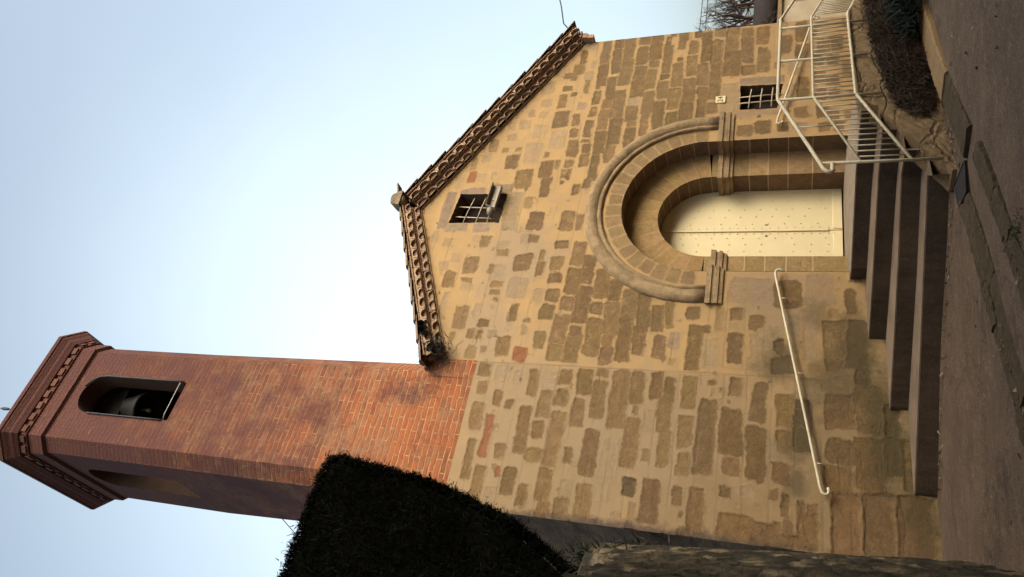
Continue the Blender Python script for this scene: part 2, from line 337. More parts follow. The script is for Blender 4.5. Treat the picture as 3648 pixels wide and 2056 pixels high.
def mat_wallf():
    n = NT('retaining_wall_stone', .95)
    v = n.n('ShaderNodeTexVoronoi'); v.feature = 'DISTANCE_TO_EDGE'; v.inputs['Scale'].default_value = 1.0
    p = n.scl((1.5, 1.5, 3.2)); q = n.n('ShaderNodeVectorMath', operation='MULTIPLY_ADD'); n.l(n.noise(2.5, 5, .7, out='Color'), q.inputs[0]); q.inputs[1].default_value = (.5, .5, .5); n.l(p, q.inputs[2]); n.l(q.outputs[0], v.inputs['Vector'])
    c = n.mix(n.ramp(n.noise(3, 6, .7), (.35, 0.), (.7, 1.)), (.27, .18, .092), (.17, .112, .058))
    c = n.mix(n.ramp(v.outputs['Distance'], (.0, .75), (.018, .0)), c, (.07, .046, .027))
    c = n.mix(n.ramp(n.noise(24, 5, .75), (.5, 0.), (.7, .6)), c, (.075, .052, .028))
    n.bump(n.math('ADD', n.ramp(v.outputs['Distance'], (0, 0.), (.06, 1.)), n.noise(22, 6, .75)), .9, .03)
    return n.out(c)
from mathutils.geometry import tessellate_polygon
def fill(mb, outer, holes, to3, m=0, uvf=None):
    loops = [[Vector((a, b, 0)) for a, b in outer]] + [[Vector((a, b, 0)) for a, b in h] for h in holes]
    flat = [p for l in loops for p in l]
    for t in tessellate_polygon(loops):
        pp = [flat[i] for i in t]
        mb.face([to3(p.x, p.y) for p in pp], m, (1, 1, 1), [uvf(p.x, p.y) for p in pp] if uvf else None)
def arc(cx, cz, r, a0, a1, n): return [(cx + r * math.cos(a0 + (a1 - a0) * i / n), cz + r * math.sin(a0 + (a1 - a0) * i / n)) for i in range(n + 1)]
def jit(c, k=.12):
    f = 1 + R.uniform(-k, k); return (c[0] * f, c[1] * f * (1 + R.uniform(-.04, .04)), c[2] * f * (1 + R.uniform(-.08, .08)))
CB = (.205, .125, .055); CGREY = (.29, .205, .125); CRED = (.27, .105, .045); CD = (.13, .088, .046)

# ================================================================== church
church = thing('church', 'old village church with a patched tan stone facade, gabled tiled roof and round arched portal', 'church', (6.7, 0, -1.5))
church_o = Vector((6.7, 0, -1.5))
def on(o, parent=None):            # meshes are written in world coordinates; keep them there under their Empty
    p = parent or church
    o.parent = p; o.matrix_parent_inverse = Matrix.Translation(-p.location) if p.type == 'EMPTY' else Matrix.Identity(4)
    return o

PCX, PCZ, PR, PD = 7.21, 1.27, 1.23, .32       # outer order of the portal
IR, ICZ, DOORY, IX = .765, 1.22, .70, 7.215    # inner order
W1 = [(6.905, 4.50), (7.505, 4.475), (7.535, 5.345), (6.915, 5.415)]
W2 = [(9.075, .25), (9.605, .175), (9.635, .835), (9.085, .822)]
ZB = -1.75
# ---- facade: one fine relief sheet. Every exposed stone is a slightly sunken block with a soft ragged edge in the render.
# stones: x, z, width, height, kind (b brown, g grey and half hidden by render, r brick, d dark)
STONES = "10.72 3.66 0.33 0.09 b|11.00 3.52 0.23 0.11 g|10.79 3.25 0.55 0.14 b|11.00 3.02 0.24 0.14 b|10.84 2.82 0.48 0.15 b|11.00 2.56 0.19 0.17 b|10.79 2.33 0.61 0.18 b|10.93 2.12 0.22 0.07 b|10.46 2.10 0.63 0.12 b|10.69 1.67 0.30 0.13 b|10.24 1.66 0.44 0.14 b|10.53 3.01 0.58 0.14 b|10.61 2.56 0.43 0.17 b|10.35 2.32 0.14 0.14 b|10.19 3.23 0.53 0.15 b|10.22 2.81 0.63 0.17 b|10.16 2.56 0.31 0.18 b|9.84 3.03 0.51 0.14 b|9.77 2.55 0.40 0.21 b|9.98 2.35 0.44 0.14 b|10.02 2.11 0.12 0.12 b|10.04 1.89 0.54 0.15 b|9.62 3.26 0.30 0.11 b|9.46 3.06 0.20 0.13 b|9.43 2.85 0.59 0.18 b|9.48 2.59 0.20 0.17 g|9.42 2.33 0.47 0.16 b|9.69 2.11 0.39 0.16 b|9.45 1.90 0.45 0.17 b|9.65 1.67 0.52 0.18 b|9.29 3.28 0.20 0.11 b|9.08 3.06 0.45 0.15 b|9.19 2.59 0.32 0.18 b|9.10 2.13 0.60 0.16 b|8.99 1.90 0.28 0.15 b|9.12 1.68 0.43 0.19 b|8.89 3.30 0.38 0.11 b|8.79 2.83 0.56 0.18 b|8.90 2.34 0.46 0.10 b|8.94 2.56 0.11 0.12 b|8.55 3.05 0.46 0.16 b|8.62 2.56 0.43 0.15 b|8.28 2.85 0.33 0.14 b|8.44 3.51 0.34 0.17 b|8.43 3.27 0.18 0.13 b|8.17 3.26 0.27 0.14 b|8.01 3.07 0.50 0.11 b|8.11 3.52 0.15 0.12 b|8.02 3.90 0.33 0.19 b|7.83 4.26 0.36 0.27 b|8.40 4.22 0.44 0.25 g|8.68 3.82 0.38 0.22 g|8.80 3.55 0.19 0.11 b|9.16 3.83 0.36 0.25 b|9.11 3.55 0.26 0.11 b|8.90 4.18 0.29 0.18 g|8.22 4.56 0.28 0.19 b|9.60 3.88 0.29 0.12 b|9.59 4.17 0.17 0.16 g|10.39 3.71 0.25 0.18 b|9.97 4.20 0.29 0.21 g|10.20 3.48 0.21 0.12 g|10.50 3.44 0.18 0.09 g|9.91 3.83 0.11 0.16 b|10.17 3.76 0.12 0.09 b|9.75 3.69 0.09 0.08 b|7.91 5.23 0.22 0.13 r|7.90 5.06 0.12 0.14 g|7.63 3.84 0.38 0.14 b|7.55 3.30 0.20 0.09 b|7.69 3.14 0.17 0.09 b|8.50 4.73 0.10 0.09 b|8.48 4.50 0.10 0.08 b|7.89 3.58 0.15 0.05 b|7.88 3.49 0.18 0.05 b|7.72 3.56 0.06 0.05 b|8.10 3.73 0.18 0.05 b|8.34 3.94 0.09 0.07 b|9.93 3.48 0.31 0.06 b|9.86 3.26 0.04 0.07 b|8.60 3.30 0.06 0.12 b|8.33 5.05 0.19 0.13 g|9.09 4.50 0.20 0.16 g|8.81 4.67 0.13 0.13 g|11.32 3.46 0.16 0.16 g|10.41 1.88 0.07 0.07 b|6.93 3.87 0.34 0.24 b|6.92 3.34 0.37 0.19 b|6.88 3.13 0.30 0.09 b|6.45 3.35 0.15 0.18 b|6.54 4.66 0.20 0.14 b|6.59 4.82 0.12 0.11 g|6.31 4.31 0.12 0.16 b|6.45 4.34 0.15 0.16 g|6.28 3.05 0.40 0.18 b|6.09 3.37 0.23 0.17 b|6.07 4.80 0.28 0.21 b|6.12 3.93 0.29 0.26 b|6.26 3.63 0.18 0.06 b|6.00 3.62 0.24 0.09 b|5.99 2.86 0.45 0.16 b|5.84 3.35 0.15 0.17 b|5.78 3.06 0.41 0.19 b|5.80 5.11 0.29 0.18 b|5.93 4.30 0.29 0.18 g|6.00 4.43 0.15 0.07 b|5.66 4.76 0.12 0.20 g|5.71 4.27 0.10 0.17 b|5.79 4.80 0.06 0.16 b|5.75 2.61 0.48 0.19 b|5.65 3.92 0.36 0.28 g|5.53 3.34 0.20 0.18 b|5.64 2.40 0.32 0.15 b|5.38 2.86 0.58 0.20 b|5.40 3.09 0.21 0.18 b|5.32 2.63 0.18 0.16 b|5.41 2.17 0.46 0.17 b|5.24 3.37 0.25 0.19 b|5.21 3.89 0.27 0.10 b|5.10 4.73 0.38 0.18 b|5.16 2.39 0.53 0.20 b|5.33 1.95 0.51 0.16 b|4.96 3.12 0.46 0.20 b|5.02 4.33 0.13 0.15 b|4.94 2.88 0.15 0.14 b|4.85 2.62 0.54 0.20 b|4.82 2.17 0.63 0.16 b|4.83 4.49 0.16 0.10 b|4.83 4.34 0.13 0.06 b|4.77 3.39 0.25 0.14 b|4.64 3.93 0.28 0.18 b|4.57 3.12 0.24 0.19 b|4.52 3.64 0.22 0.18 r|4.64 2.89 0.39 0.18 b|4.80 2.40 0.15 0.13 b|4.57 2.39 0.26 0.15 b|5.18 1.74 0.37 0.13 b|4.73 1.68 0.33 0.14 b|4.93 1.97 0.24 0.16 b|4.69 1.96 0.17 0.13 b|5.24 1.58 0.37 0.08 b|5.56 4.27 0.08 0.13 b|5.43 4.23 0.04 0.06 b|5.08 3.66 0.05 0.08 b|6.59 3.84 0.12 0.16 b|6.59 3.99 0.18 0.10 g|6.51 5.31 0.16 0.14 g|6.05 5.27 0.15 0.14 g|6.21 5.09 0.15 0.14 g|4.25 4.14 0.19 0.14 b|4.22 3.86 0.23 0.17 g|4.09 3.36 0.36 0.11 b|4.15 3.14 0.25 0.15 g|4.21 2.91 0.22 0.16 b|4.15 2.63 0.36 0.19 b|4.29 2.40 0.11 0.13 b|3.93 2.13 0.79 0.21 b|3.91 2.41 0.51 0.16 b|3.80 3.13 0.38 0.16 b|3.89 2.91 0.22 0.14 b|3.83 3.82 0.22 0.10 b|3.97 4.10 0.17 0.11 b|3.75 3.63 0.12 0.08 b|3.54 4.08 0.38 0.16 b|3.40 3.37 0.65 0.14 b|3.27 3.87 0.58 0.09 r|3.42 3.16 0.21 0.13 b|3.31 2.91 0.71 0.16 b|3.70 2.66 0.37 0.14 b|3.16 2.42 0.57 0.18 b|4.11 1.90 0.45 0.16 b|3.35 1.90 0.64 0.17 b|3.08 2.15 0.53 0.18 g|3.07 3.63 0.19 0.12 b|3.07 3.15 0.17 0.19 b|3.10 2.70 0.20 0.08 b|2.92 4.05 0.51 0.10 b|2.61 3.84 0.44 0.13 b|2.68 3.42 0.34 0.16 b|2.79 3.60 0.13 0.05 r|2.69 2.94 0.40 0.16 b|2.44 3.62 0.28 0.15 g|2.51 3.20 0.28 0.10 b|2.37 2.90 0.18 0.13 b|2.42 2.67 0.23 0.17 b|2.67 2.64 0.16 0.11 g|2.53 2.40 0.41 0.16 b|2.77 1.85 0.21 0.14 d|2.63 1.57 0.49 0.18 b|3.32 1.47 0.39 0.12 b|4.16 1.65 0.35 0.12 b|4.13 1.48 0.32 0.11 b|3.75 1.51 0.43 0.15 b|2.65 2.18 0.18 0.13 g|3.67 1.69 0.28 0.12 g|3.13 1.49 0.14 0.09 b|5.29 1.26 0.18 0.15 b|5.28 0.69 0.17 0.14 b|4.76 1.21 0.61 0.17 b|5.04 1.06 0.09 0.07 b|4.67 1.00 0.38 0.14 g|4.77 0.69 0.38 0.14 b|5.16 0.43 0.20 0.15 b|4.83 0.39 0.30 0.18 g|4.52 0.41 0.24 0.23 g|4.82 0.19 0.23 0.17 d|4.55 0.09 0.24 0.24 d|4.88 -0.22 0.43 0.12 g|4.11 1.23 0.42 0.15 b|4.21 0.65 0.23 0.12 b|4.25 0.96 0.06 0.06 b|4.02 0.36 0.48 0.14 b|3.56 1.23 0.39 0.15 b|3.51 0.98 0.97 0.19 b|3.61 0.68 0.58 0.24 b|3.35 0.38 0.66 0.20 b|3.93 0.06 0.39 0.17 b|3.40 0.20 0.25 0.12 g|3.53 0.07 0.26 0.15 b|3.14 0.09 0.24 0.16 b|3.75 -0.14 0.62 0.18 d|3.13 1.22 0.26 0.13 b|3.16 0.66 0.21 0.17 b|2.58 1.03 0.52 0.15 b|2.73 1.26 0.20 0.08 b|2.84 0.71 0.11 0.10 b|2.87 0.16 0.11 0.05 b|2.75 0.04 0.24 0.05 b|3.96 -0.55 0.42 0.29 b|4.01 -0.87 0.57 0.23 b|3.45 -0.56 0.29 0.27 b|3.34 -0.86 0.58 0.27 b|3.12 -0.53 0.25 0.28 b|2.62 -0.64 0.63 0.32 b|2.63 -0.96 0.61 0.26 b|2.66 -1.17 0.60 0.14 b|2.44 0.58 0.27 0.35 b|2.40 0.27 0.23 0.24 b|2.57 -0.14 0.46 0.07 b|2.59 -0.25 0.42 0.07 b|2.48 0.12 0.12 0.05 b|2.47 0.01 0.21 0.07 b|4.86 -0.52 0.64 0.21 b|4.89 -0.77 0.63 0.19 d|4.23 -0.28 0.27 0.19 g|2.29 1.13 0.13 0.15 b|3.45 -1.11 0.44 0.13 d|3.90 -1.13 0.37 0.12 d|4.54 -0.82 0.40 0.12 d|5.17 -0.23 0.33 0.13 g|10.67 1.44 0.70 0.15 b|11.01 1.60 0.14 0.11 b|10.52 1.26 0.52 0.16 b|11.00 1.24 0.21 0.14 b|10.79 1.02 0.53 0.19 b|10.20 0.99 0.57 0.25 b|10.93 0.77 0.21 0.17 b|10.50 0.76 0.54 0.16 b|10.82 0.51 0.42 0.17 b|10.46 0.51 0.09 0.11 b|10.18 0.49 0.49 0.16 b|10.21 0.73 0.09 0.14 b|10.00 0.72 0.21 0.18 b|9.99 1.46 0.50 0.15 b|10.11 1.25 0.22 0.14 b|9.59 1.45 0.15 0.15 b|9.39 1.43 0.29 0.12 b|9.71 1.25 0.61 0.17 b|9.18 1.44 0.37 0.12 b|9.19 1.26 0.23 0.14 b|10.53 0.15 0.40 0.16 b|10.82 -0.09 0.44 0.16 b|10.32 -0.10 0.33 0.14 b|9.61 -0.14 0.22 0.13 b|9.36 -0.12 0.21 0.14 b|9.60 -0.56 0.18 0.15 b|10.07 -0.57 0.21 0.15 b|9.71 -0.38 0.25 0.12 b|10.44 -0.43 0.29 0.16 b|8.63 0.72 0.20 0.21 b|8.68 0.46 0.23 0.21 b|10.78 1.88 0.21 0.10 b|10.10 -0.34 0.22 0.12 b|10.44 -0.63 0.29 0.14 b|9.32 -0.38 0.24 0.12 b|9.30 -0.58 0.18 0.14 b|9.95 0.03 0.29 0.12 g|8.94 -0.40 0.23 0.14 b|8.84 -0.57 0.23 0.11 b|8.94 -0.10 0.20 0.16 b|8.67 0.17 0.17 0.12 b|8.62 -0.43 0.17 0.13 b|8.60 -0.64 0.17 0.11 b|11.13 2.04 0.18 0.10 b|11.00 1.86 0.22 0.12 b|11.01 3.60 0.19 0.08 g|10.35 4.06 0.18 0.16 g|10.25 3.89 0.14 0.12 b"
GH = .0125
gx = np.arange(2.262, 11.107, GH); gzv = np.arange(ZB, 6.03, GH)
GX, GZ = np.meshgrid(gx, gzv, indexing='ij')
def vn(X, Z, f, seed, oct_=1, pers=.5):
    out = np.zeros_like(X); amp = 1.0; tot = 0
    for o in range(oct_):
        g = np.random.default_rng(seed + o * 17).uniform(-1, 1, (256, 256)); a = X * f + 31.7 * o; b = Z * f + 11.3 * o
        i0 = np.floor(a).astype(int); j0 = np.floor(b).astype(int); u = a - i0; v = b - j0; u = u * u * (3 - 2 * u); v = v * v * (3 - 2 * v)
        q = lambda i, j: g[i % 256, j % 256]
        out += amp * ((q(i0, j0) * (1 - u) + q(i0 + 1, j0) * u) * (1 - v) + (q(i0, j0 + 1) * (1 - u) + q(i0 + 1, j0 + 1) * u) * v); tot += amp; amp *= pers; f *= 2
    return out / tot
WXX = GX + .046 * vn(GX, GZ, 7, 1, 5, .85) + .016 * vn(GX, GZ, 2.6, 21, 2); WZZ = GZ + .038 * vn(GX, GZ, 8, 5, 5, .85) + .014 * vn(GX, GZ, 3.0, 25, 2)
SD = np.full_like(GX, 1.0); TI = np.zeros(GX.shape + (4,)); DP = np.zeros_like(GX); JO = np.zeros_like(GX)
def win(x0, x1, z0, z1):
    i0, i1 = np.searchsorted(gx, (x0, x1)); j0, j1 = np.searchsorted(gzv, (z0, z1)); return slice(max(0, i0), i1), slice(max(0, j0), j1)
def stamp(x, z, w_, h_, col, cov, depth, rnd=.33, taper=None, force=False, probe=False, m=.07):
    S = win(x - w_ / 2 - m, x + w_ / 2 + m, z - h_ / 2 - m, z + h_ / 2 + m)
    rot = math.radians(R.gauss(0, 1.3)); c, s = math.cos(rot), math.sin(rot); px, pz = WXX[S] - x, WZZ[S] - z
    a, b = px * c + pz * s, -px * s + pz * c
    tp = R.uniform(-.16, .16) if taper is None else taper; b = b / (1 + tp * a / max(w_, .01)); sk = R.uniform(-.1, .1) if taper is None else 0; a = a + sk * b
    r = rnd * R.uniform(.15, .75) * min(w_, h_); qx, qz = np.abs(a) - w_ / 2 + r, np.abs(b) - h_ / 2 + r
    d = np.hypot(np.maximum(qx, 0), np.maximum(qz, 0)) + np.minimum(np.maximum(qx, qz), 0) - r
    if probe: return d.size and SD[S][d < .006].min(initial=1) > .012
    k = d < SD[S]; SD[S] = np.where(k, d, SD[S]); t = TI[S]; t[k] = (*col, cov); TI[S] = t; DP[S] = np.where(k, depth, DP[S])
st_list = []
for e in STONES.split('|'):
    a = e.split(); st_list.append((float(a[0]), float(a[1]), float(a[2]), float(a[3]), a[4]))
st_list += [(5.66, .52, .36, .52, 'g'), (5.62, .05, .4, .3, 'b'), (5.7, -.35, .4, .3, 'g'), (4.9, .28, .4, .26, 'g'),
            (2.42, -1.42, .34, .26, 'd'), (2.80, -1.60, .5, .18, 'd'), (3.3, -1.52, .5, .22, 'd'), (2.34, -.9, .2, .4, 'd')]
def gtop(x): return 6.02 - (x - 7.2) * .595 if x > 7.2 else (4.25 if x < 4.4 else 6.02 - (7.2 - x) * .42)
def blocked(x, z):
    if z > 0.85 and math.hypot(x - 7.2, max(0, z - 1.3)) < 1.8: return True
    if abs(x - PCX) < PR + .04 and z < 1.3: return True
    for W in (W1, W2):
        if W[0][0] - .06 < x < W[1][0] + .06 and W[0][1] - .06 < z < W[2][1] + .06: return True
    return False
KCOL = {'b': CB, 'g': CGREY, 'r': CRED, 'd': CD}
# cement surrounds of the two windows
CEM = (.285, .20, .125)
for x, z, w_, h_, cv in ((7.585, 5.13, .12, .46, 1), (7.62, 4.62, .19, .42, 1), (7.2, 5.52, .78, .17, 1), (6.82, 5.24, .15, .38, 1), (6.82, 4.80, .14, .28, 1), (7.15, 4.33, .78, .24, .75),
                         (9.73, .50, .15, .66, 1), (9.38, .98, .70, .27, .55), (9.0, .53, .13, .68, .6), (9.34, .07, .5, .14, .6)):
    stamp(x, z, w_, h_, jit(CEM, .06), cv, .002, .12, 0)
for x, z, w_, h_ in ((2.62, -.60, .74, .30), (2.63, -.93, .76, .31), (2.62, -1.29, .78, .36), (3.35, -1.35, .62, .30), (2.36, .0, .17, .5), (2.5, -.22, .42, .2)):
    stamp(x, z, w_, h_, jit((.22, .132, .06), .1), 1, .016, .12, 0)
for x, z, wd, h, k in st_list:
    if blocked(x, z) or (x < 3.05 and z < -.40): continue
    f = 1.09 if z < 3.1 and x > 4.4 else 1.06
    stamp(x, z, wd * f + .01, h * f + .024, jit(KCOL[k], .16), {'b': 1, 'd': 1, 'r': .9, 'g': .55}[k], {'b': .009, 'd': .014, 'r': .007, 'g': .004}[k] * R.uniform(.5, 1.4))
# half hidden stones still showing faintly through the render between the bare ones
for i in range(6000):
    x, z = R.uniform(2.35, 11.05), R.uniform(-1.4, 5.6)
    if z > gtop(x) - .12 or blocked(x, z): continue
    dense = z < 3.0 and x > 4.5
    if not dense and R.random() < .55: continue
    wd, h = R.uniform(.10, .42), R.uniform(.08, .17)
    if stamp(x, z, wd + .03, h + .03, None, 0, 0, probe=True):
        kk = R.choice('bbgg' if dense else 'ggb'); stamp(x, z, wd, h, jit(KCOL[kk], .2), R.uniform(.35, 1.0 if dense else .8), .006 * R.uniform(.3, 1.3))
for i in range(420):       # chips and pits
    x, z = R.uniform(2.3, 11.05), R.uniform(-1.4, 5.7)
    if z > gtop(x) - .06 or blocked(x, z): continue
    s_ = R.uniform(.012, .035) * (1.7 if R.random() < .15 else 1); stamp(x, z, s_ * R.uniform(.8, 2.4), s_, jit(KCOL[R.choice('bggdb')], .3), R.uniform(.4, 1), .006)
# voussoirs of the outer ring
NV = 20; S = win(PCX - 1.55, PCX + 1.55, PCZ - .02, PCZ + 1.55)
px, pz = WXX[S] * .5 + GX[S] * .5 - PCX, WZZ[S] * .5 + GZ[S] * .5 - PCZ; rr_ = np.hypot(px, pz); an = np.clip(np.arctan2(pz, px), 0, PI - 1e-6)
vi = np.floor(an / (PI / NV)).astype(int); ua = (an - (vi + .5) * PI / NV) * rr_; hw = PI / NV * rr_ / 2 - .014
cols_v = np.array([jit((.235, .152, .074), .16) for _ in range(NV)]); vr = np.array([R.uniform(-.02, .015) for _ in range(NV)])
qx, qz = np.abs(ua) - hw + .035, np.abs(rr_ - 1.352) - .118 - vr[vi] + .035
d = np.hypot(np.maximum(qx, 0), np.maximum(qz, 0)) + np.minimum(np.maximum(qx, qz), 0) - .035; k = (d < SD[S]) & (rr_ < 1.6)
SD[S] = np.where(k, d, SD[S]); t = TI[S]; t[k, :3] = cols_v[vi][k]; t[k, 3] = .85; TI[S] = t; DP[S] = np.where(k, .004, DP[S])
# scored joints and cracks
def stroke(x0, z0, x1, z1, wd, val):
    S = win(min(x0, x1) - .05, max(x0, x1) + .05, min(z0, z1) - .05, max(z0, z1) + .05)
    px, pz = GX[S] + .006 * vn(GX[S], GZ[S], 3, 77) - x0, GZ[S] + .006 * vn(GX[S], GZ[S], 3, 78) - z0; L2 = (x1 - x0) ** 2 + (z1 - z0) ** 2
    u = np.clip((px * (x1 - x0) + pz * (z1 - z0)) / L2, 0, 1); d = np.hypot(px - u * (x1 - x0), pz - u * (z1 - z0))
    brk = np.clip(.75 + .7 * vn(GX[S], GZ[S], 2.1, 91, 2), 0, 1)
    JO[S] = np.maximum(JO[S], val * np.clip(1.25 - d / wd, 0, 1) * (brk if val < .7 else 1))
def score(x0, x1, z0, z1, v=.5): stroke(x0, z0, x1, z1, .0095, v)
def inside(x, z): return z < gtop(x) - .05 and not blocked(x, z)
score(4.375, 4.38, 4.27, .9, .62); score(4.38, 4.372, .86, -1.3, .55)
for z in (4.02, 3.78, 3.55, 3.27, 3.02, 2.72, 2.42, 2.17, 1.90, 1.63, 1.36, 1.08, .80, .52, .22, -.06, -.36, -.66):
    x = 2.3
    while x < 4.3:
        x1 = min(4.36, x + R.uniform(.5, 1.7)); score(x, x1, z, z + R.uniform(-.012, .012), R.uniform(.35, .62)); x = x1 + R.uniform(.02, .35)
zc = [5.55, 5.27, 4.98, 4.70, 4.42, 4.16, 3.90, 3.66, 3.43, 3.20, 2.98, 2.77, 2.56, 2.35, 2.13, 1.92, 1.72, 1.5, 1.28, 1.05, .82, .58, .33]
for i, z in enumerate(zc):
    x = 4.45 + R.uniform(0, .3)
    while x < 11:
        x1 = min(11.05, x + R.uniform(.35, 1.2))
        if inside(x, z) and inside(x1, z) and inside((x + x1) / 2, z) and R.random() < (.75 if z > 2.9 else .6): score(x, x1, z, z + R.uniform(-.008, .008), R.uniform(.25, .55))
        if i + 1 < len(zc) and R.random() < (.6 if z > 2.9 else .3) and inside(x, z) and inside(x, zc[i + 1]): score(x, x + R.uniform(-.01, .01), z, zc[i + 1], R.uniform(.25, .5))
        x = x1 + R.uniform(.0, .25)
def crack(pts, v=.95):
    for (x0, z0), (x1, z1) in zip(pts, pts[1:]): stroke(x0, z0, x1, z1, .0085, v)
crack([(4.49, 4.72), (4.56, 4.66), (4.62, 4.665), (4.70, 4.58)]); crack([(4.6, 4.43), (4.66, 4.36), (4.78, 4.37), (4.88, 4.33)], .8)
crack([(4.62, 3.92), (4.70, 3.98), (4.78, 4.03), (4.80, 4.10)]); crack([(3.85, 2.86), (3.95, 2.9), (4.02, 2.97), (4.04, 2.86), (4.1, 2.78)], .85)
crack([(2.50, -.10), (2.60, -.13), (2.72, -.14), (2.83, -.10)]); crack([(3.95, -.72), (4.08, -.73), (4.22, -.72)]); crack([(2.95, -.42), (2.96, -.75), (3.0, -1.2)], .8); crack([(2.35, -.78), (2.75, -.80), (3.0, -.76)]); crack([(2.33, -1.16), (2.7, -1.19), (3.0, -1.15)])
crack([(3.3, -.78), (3.45, -.77), (3.52, -.70), (3.6, -.66)], .85); crack([(3.05, -.55), (3.4, -.53)], .8)
SOFT = np.clip((.012 - SD) / .03, 0, 1)
REL = SOFT * DP + SOFT * .004 * vn(GX, GZ, 18, 40, 3, .6) - .004 * vn(GX, GZ, 1.2, 50, 2) - .0018 * vn(GX, GZ, 14, 60, 2) + .006 * JO
bulge = np.clip(1 - np.abs(SD - .012) / .02, 0, 1) * -.003
REL = np.maximum(REL + bulge, -.0095)
# which cells exist
CXc, CZc = np.meshgrid(gx[:-1] + GH / 2, gzv[:-1] + GH / 2, indexing='ij')
top = np.where(CXc > 7.2, 6.02 - (CXc - 7.2) * .605, np.where(CXc < 4.38, 4.272, 6.02 - (7.2 - CXc) * .41))
ok = CZc < top
ok &= ~((np.abs(CXc - PCX) < PR) & (CZc < PCZ)) & ~((np.hypot(CXc - PCX, CZc - PCZ) < PR) & (CZc >= PCZ))
for W in (W1, W2):
    inn = np.ones_like(ok)
    for i in range(4):
        a, b = W[i], W[(i + 1) % 4]; inn &= ((b[0] - a[0]) * (CZc - a[1]) - (b[1] - a[1]) * (CXc - a[0])) > 0
    ok &= ~inn
ok &= CXc > 2.262 + .018 * np.maximum(0, vn(CXc, CZc, 6, 71, 3, .6)); ok &= CXc < 11.106 - .014 * np.maximum(0, vn(CXc, CZc, 6, 73, 3, .6))
ii, jj = np.nonzero(ok); nzv = len(gzv)
quad = np.stack([ii * nzv + jj, (ii + 1) * nzv + jj, (ii + 1) * nzv + jj + 1, ii * nzv + jj + 1], 1)
used, inv = np.unique(quad, return_inverse=True); quad = inv.reshape(-1, 4).astype(np.int32)
co = np.stack([GX.ravel()[used], REL.ravel()[used], GZ.ravel()[used]], 1).astype(np.float32)
me = bpy.data.meshes.new('facade_wall'); me.vertices.add(len(co)); me.vertices.foreach_set('co', co.ravel())
me.loops.add(quad.size); me.loops.foreach_set('vertex_index', quad.ravel()); me.polygons.add(len(quad))
me.polygons.foreach_set('loop_start', np.arange(0, quad.size, 4, dtype=np.int32)); me.polygons.foreach_set('loop_total', np.full(len(quad), 4, np.int32)); me.polygons.foreach_set('use_smooth', np.ones(len(quad), bool))
at = me.attributes.new('tint', 'FLOAT_COLOR', 'POINT'); at.data.foreach_set('color', TI.reshape(-1, 4)[used].astype(np.float32).ravel())
at = me.attributes.new('edge', 'FLOAT', 'POINT'); at.data.foreach_set('value', np.clip(SD.ravel()[used] / .04, -1, 1).astype(np.float32))
at = me.attributes.new('joint', 'FLOAT', 'POINT'); at.data.foreach_set('value', JO.ravel()[used].astype(np.float32))
me.materials.append(FACADE); me.update(calc_edges=True)
fo = bpy.data.objects.new('facade_wall', me); COL.objects.link(fo); on(fo)
# ---- the other walls and the window recesses
fw = MB()
for hole, d in ((W1, .30), (W2, .28)):
    for i in range(4):
        a, b = hole[i], hole[(i + 1) % 4]
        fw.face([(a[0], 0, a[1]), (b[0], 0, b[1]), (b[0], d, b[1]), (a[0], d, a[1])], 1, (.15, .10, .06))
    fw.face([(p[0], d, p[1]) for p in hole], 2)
fw.face([(2.27, .0, ZB), (2.27, .0, 4.27), (2.27, 11, 4.27), (2.27, 11, ZB)], 3); fw.face([(11.10, 0, ZB), (11.10, 0, 3.70), (11.10, 11, 3.70), (11.10, 11, ZB)], 0)
fw.face([(2.27, 11, ZB), (11.1, 11, ZB), (11.1, 11, 3.72), (7.2, 11, 6.02), (2.27, 11, 3.8)], 0)
fw.face([(2.27, 0.001, 4.27), (4.38, 0.001, 4.27), (4.38, 2.3, 4.27), (2.27, 2.3, 4.27)], 0)
on(fw.build('wall', [PLASTER, STONE, DARK, SIDEW]))

# ---- portal: two recessed orders of dressed stone, imposts and hood mould
po = MB()
CV_LIT = (.36, .232, .10)  # inner order stone, lightened: warm bounce light is put into the colour
def ring_face(cx, cz, r0, r1, y, n, gap, col, th=.0, kk=.1):
    """voussoirs as separate faces with mortar showing between"""
    for i in range(n):
        a0 = PI * (i + gap / 2) / n; a1 = PI * (i + 1 - gap / 2) / n
        g = R.uniform(0, .02); q = 6
        pts = [(cx + (r0 + .012) * math.cos(a0 + (a1 - a0) * k / q), cz + (r0 + .012) * math.sin(a0 + (a1 - a0) * k / q)) for k in range(q + 1)]
        pts += [(cx + (r1 - g) * math.cos(a1 - (a1 - a0) * k / q) + R.uniform(-.006, .006), cz + (r1 - g) * math.sin(a1 - (a1 - a0) * k / q)) for k in range(q + 1)]
        po.face([(p[0], y, p[1]) for p in pts], 1, jit(col, kk))
def soffit(cx, cz, r, y0, y1, n, col, gap=.05):
    for i in range(n):
        a0 = PI * i / n; a1 = PI * (i + 1) / n; ag = (a1 - a0) * gap
        c = jit(col, .12)
        for b0, b1, m in ((a0, a0 + ag, 0), (a0 + ag, a1, 1)):
            q = 3 if m else 1
            for k in range(q):
                t0 = b0 + (b1 - b0) * k / q; t1 = b0 + (b1 - b0) * (k + 1) / q
                A = (cx + r * math.cos(t0), cz + r * math.sin(t0)); B = (cx + r * math.cos(t1), cz + r * math.sin(t1))
                po.face([(A[0], y0, A[1]), (B[0], y0, B[1]), (B[0], y1, B[1]), (A[0], y1, A[1])], m, c)
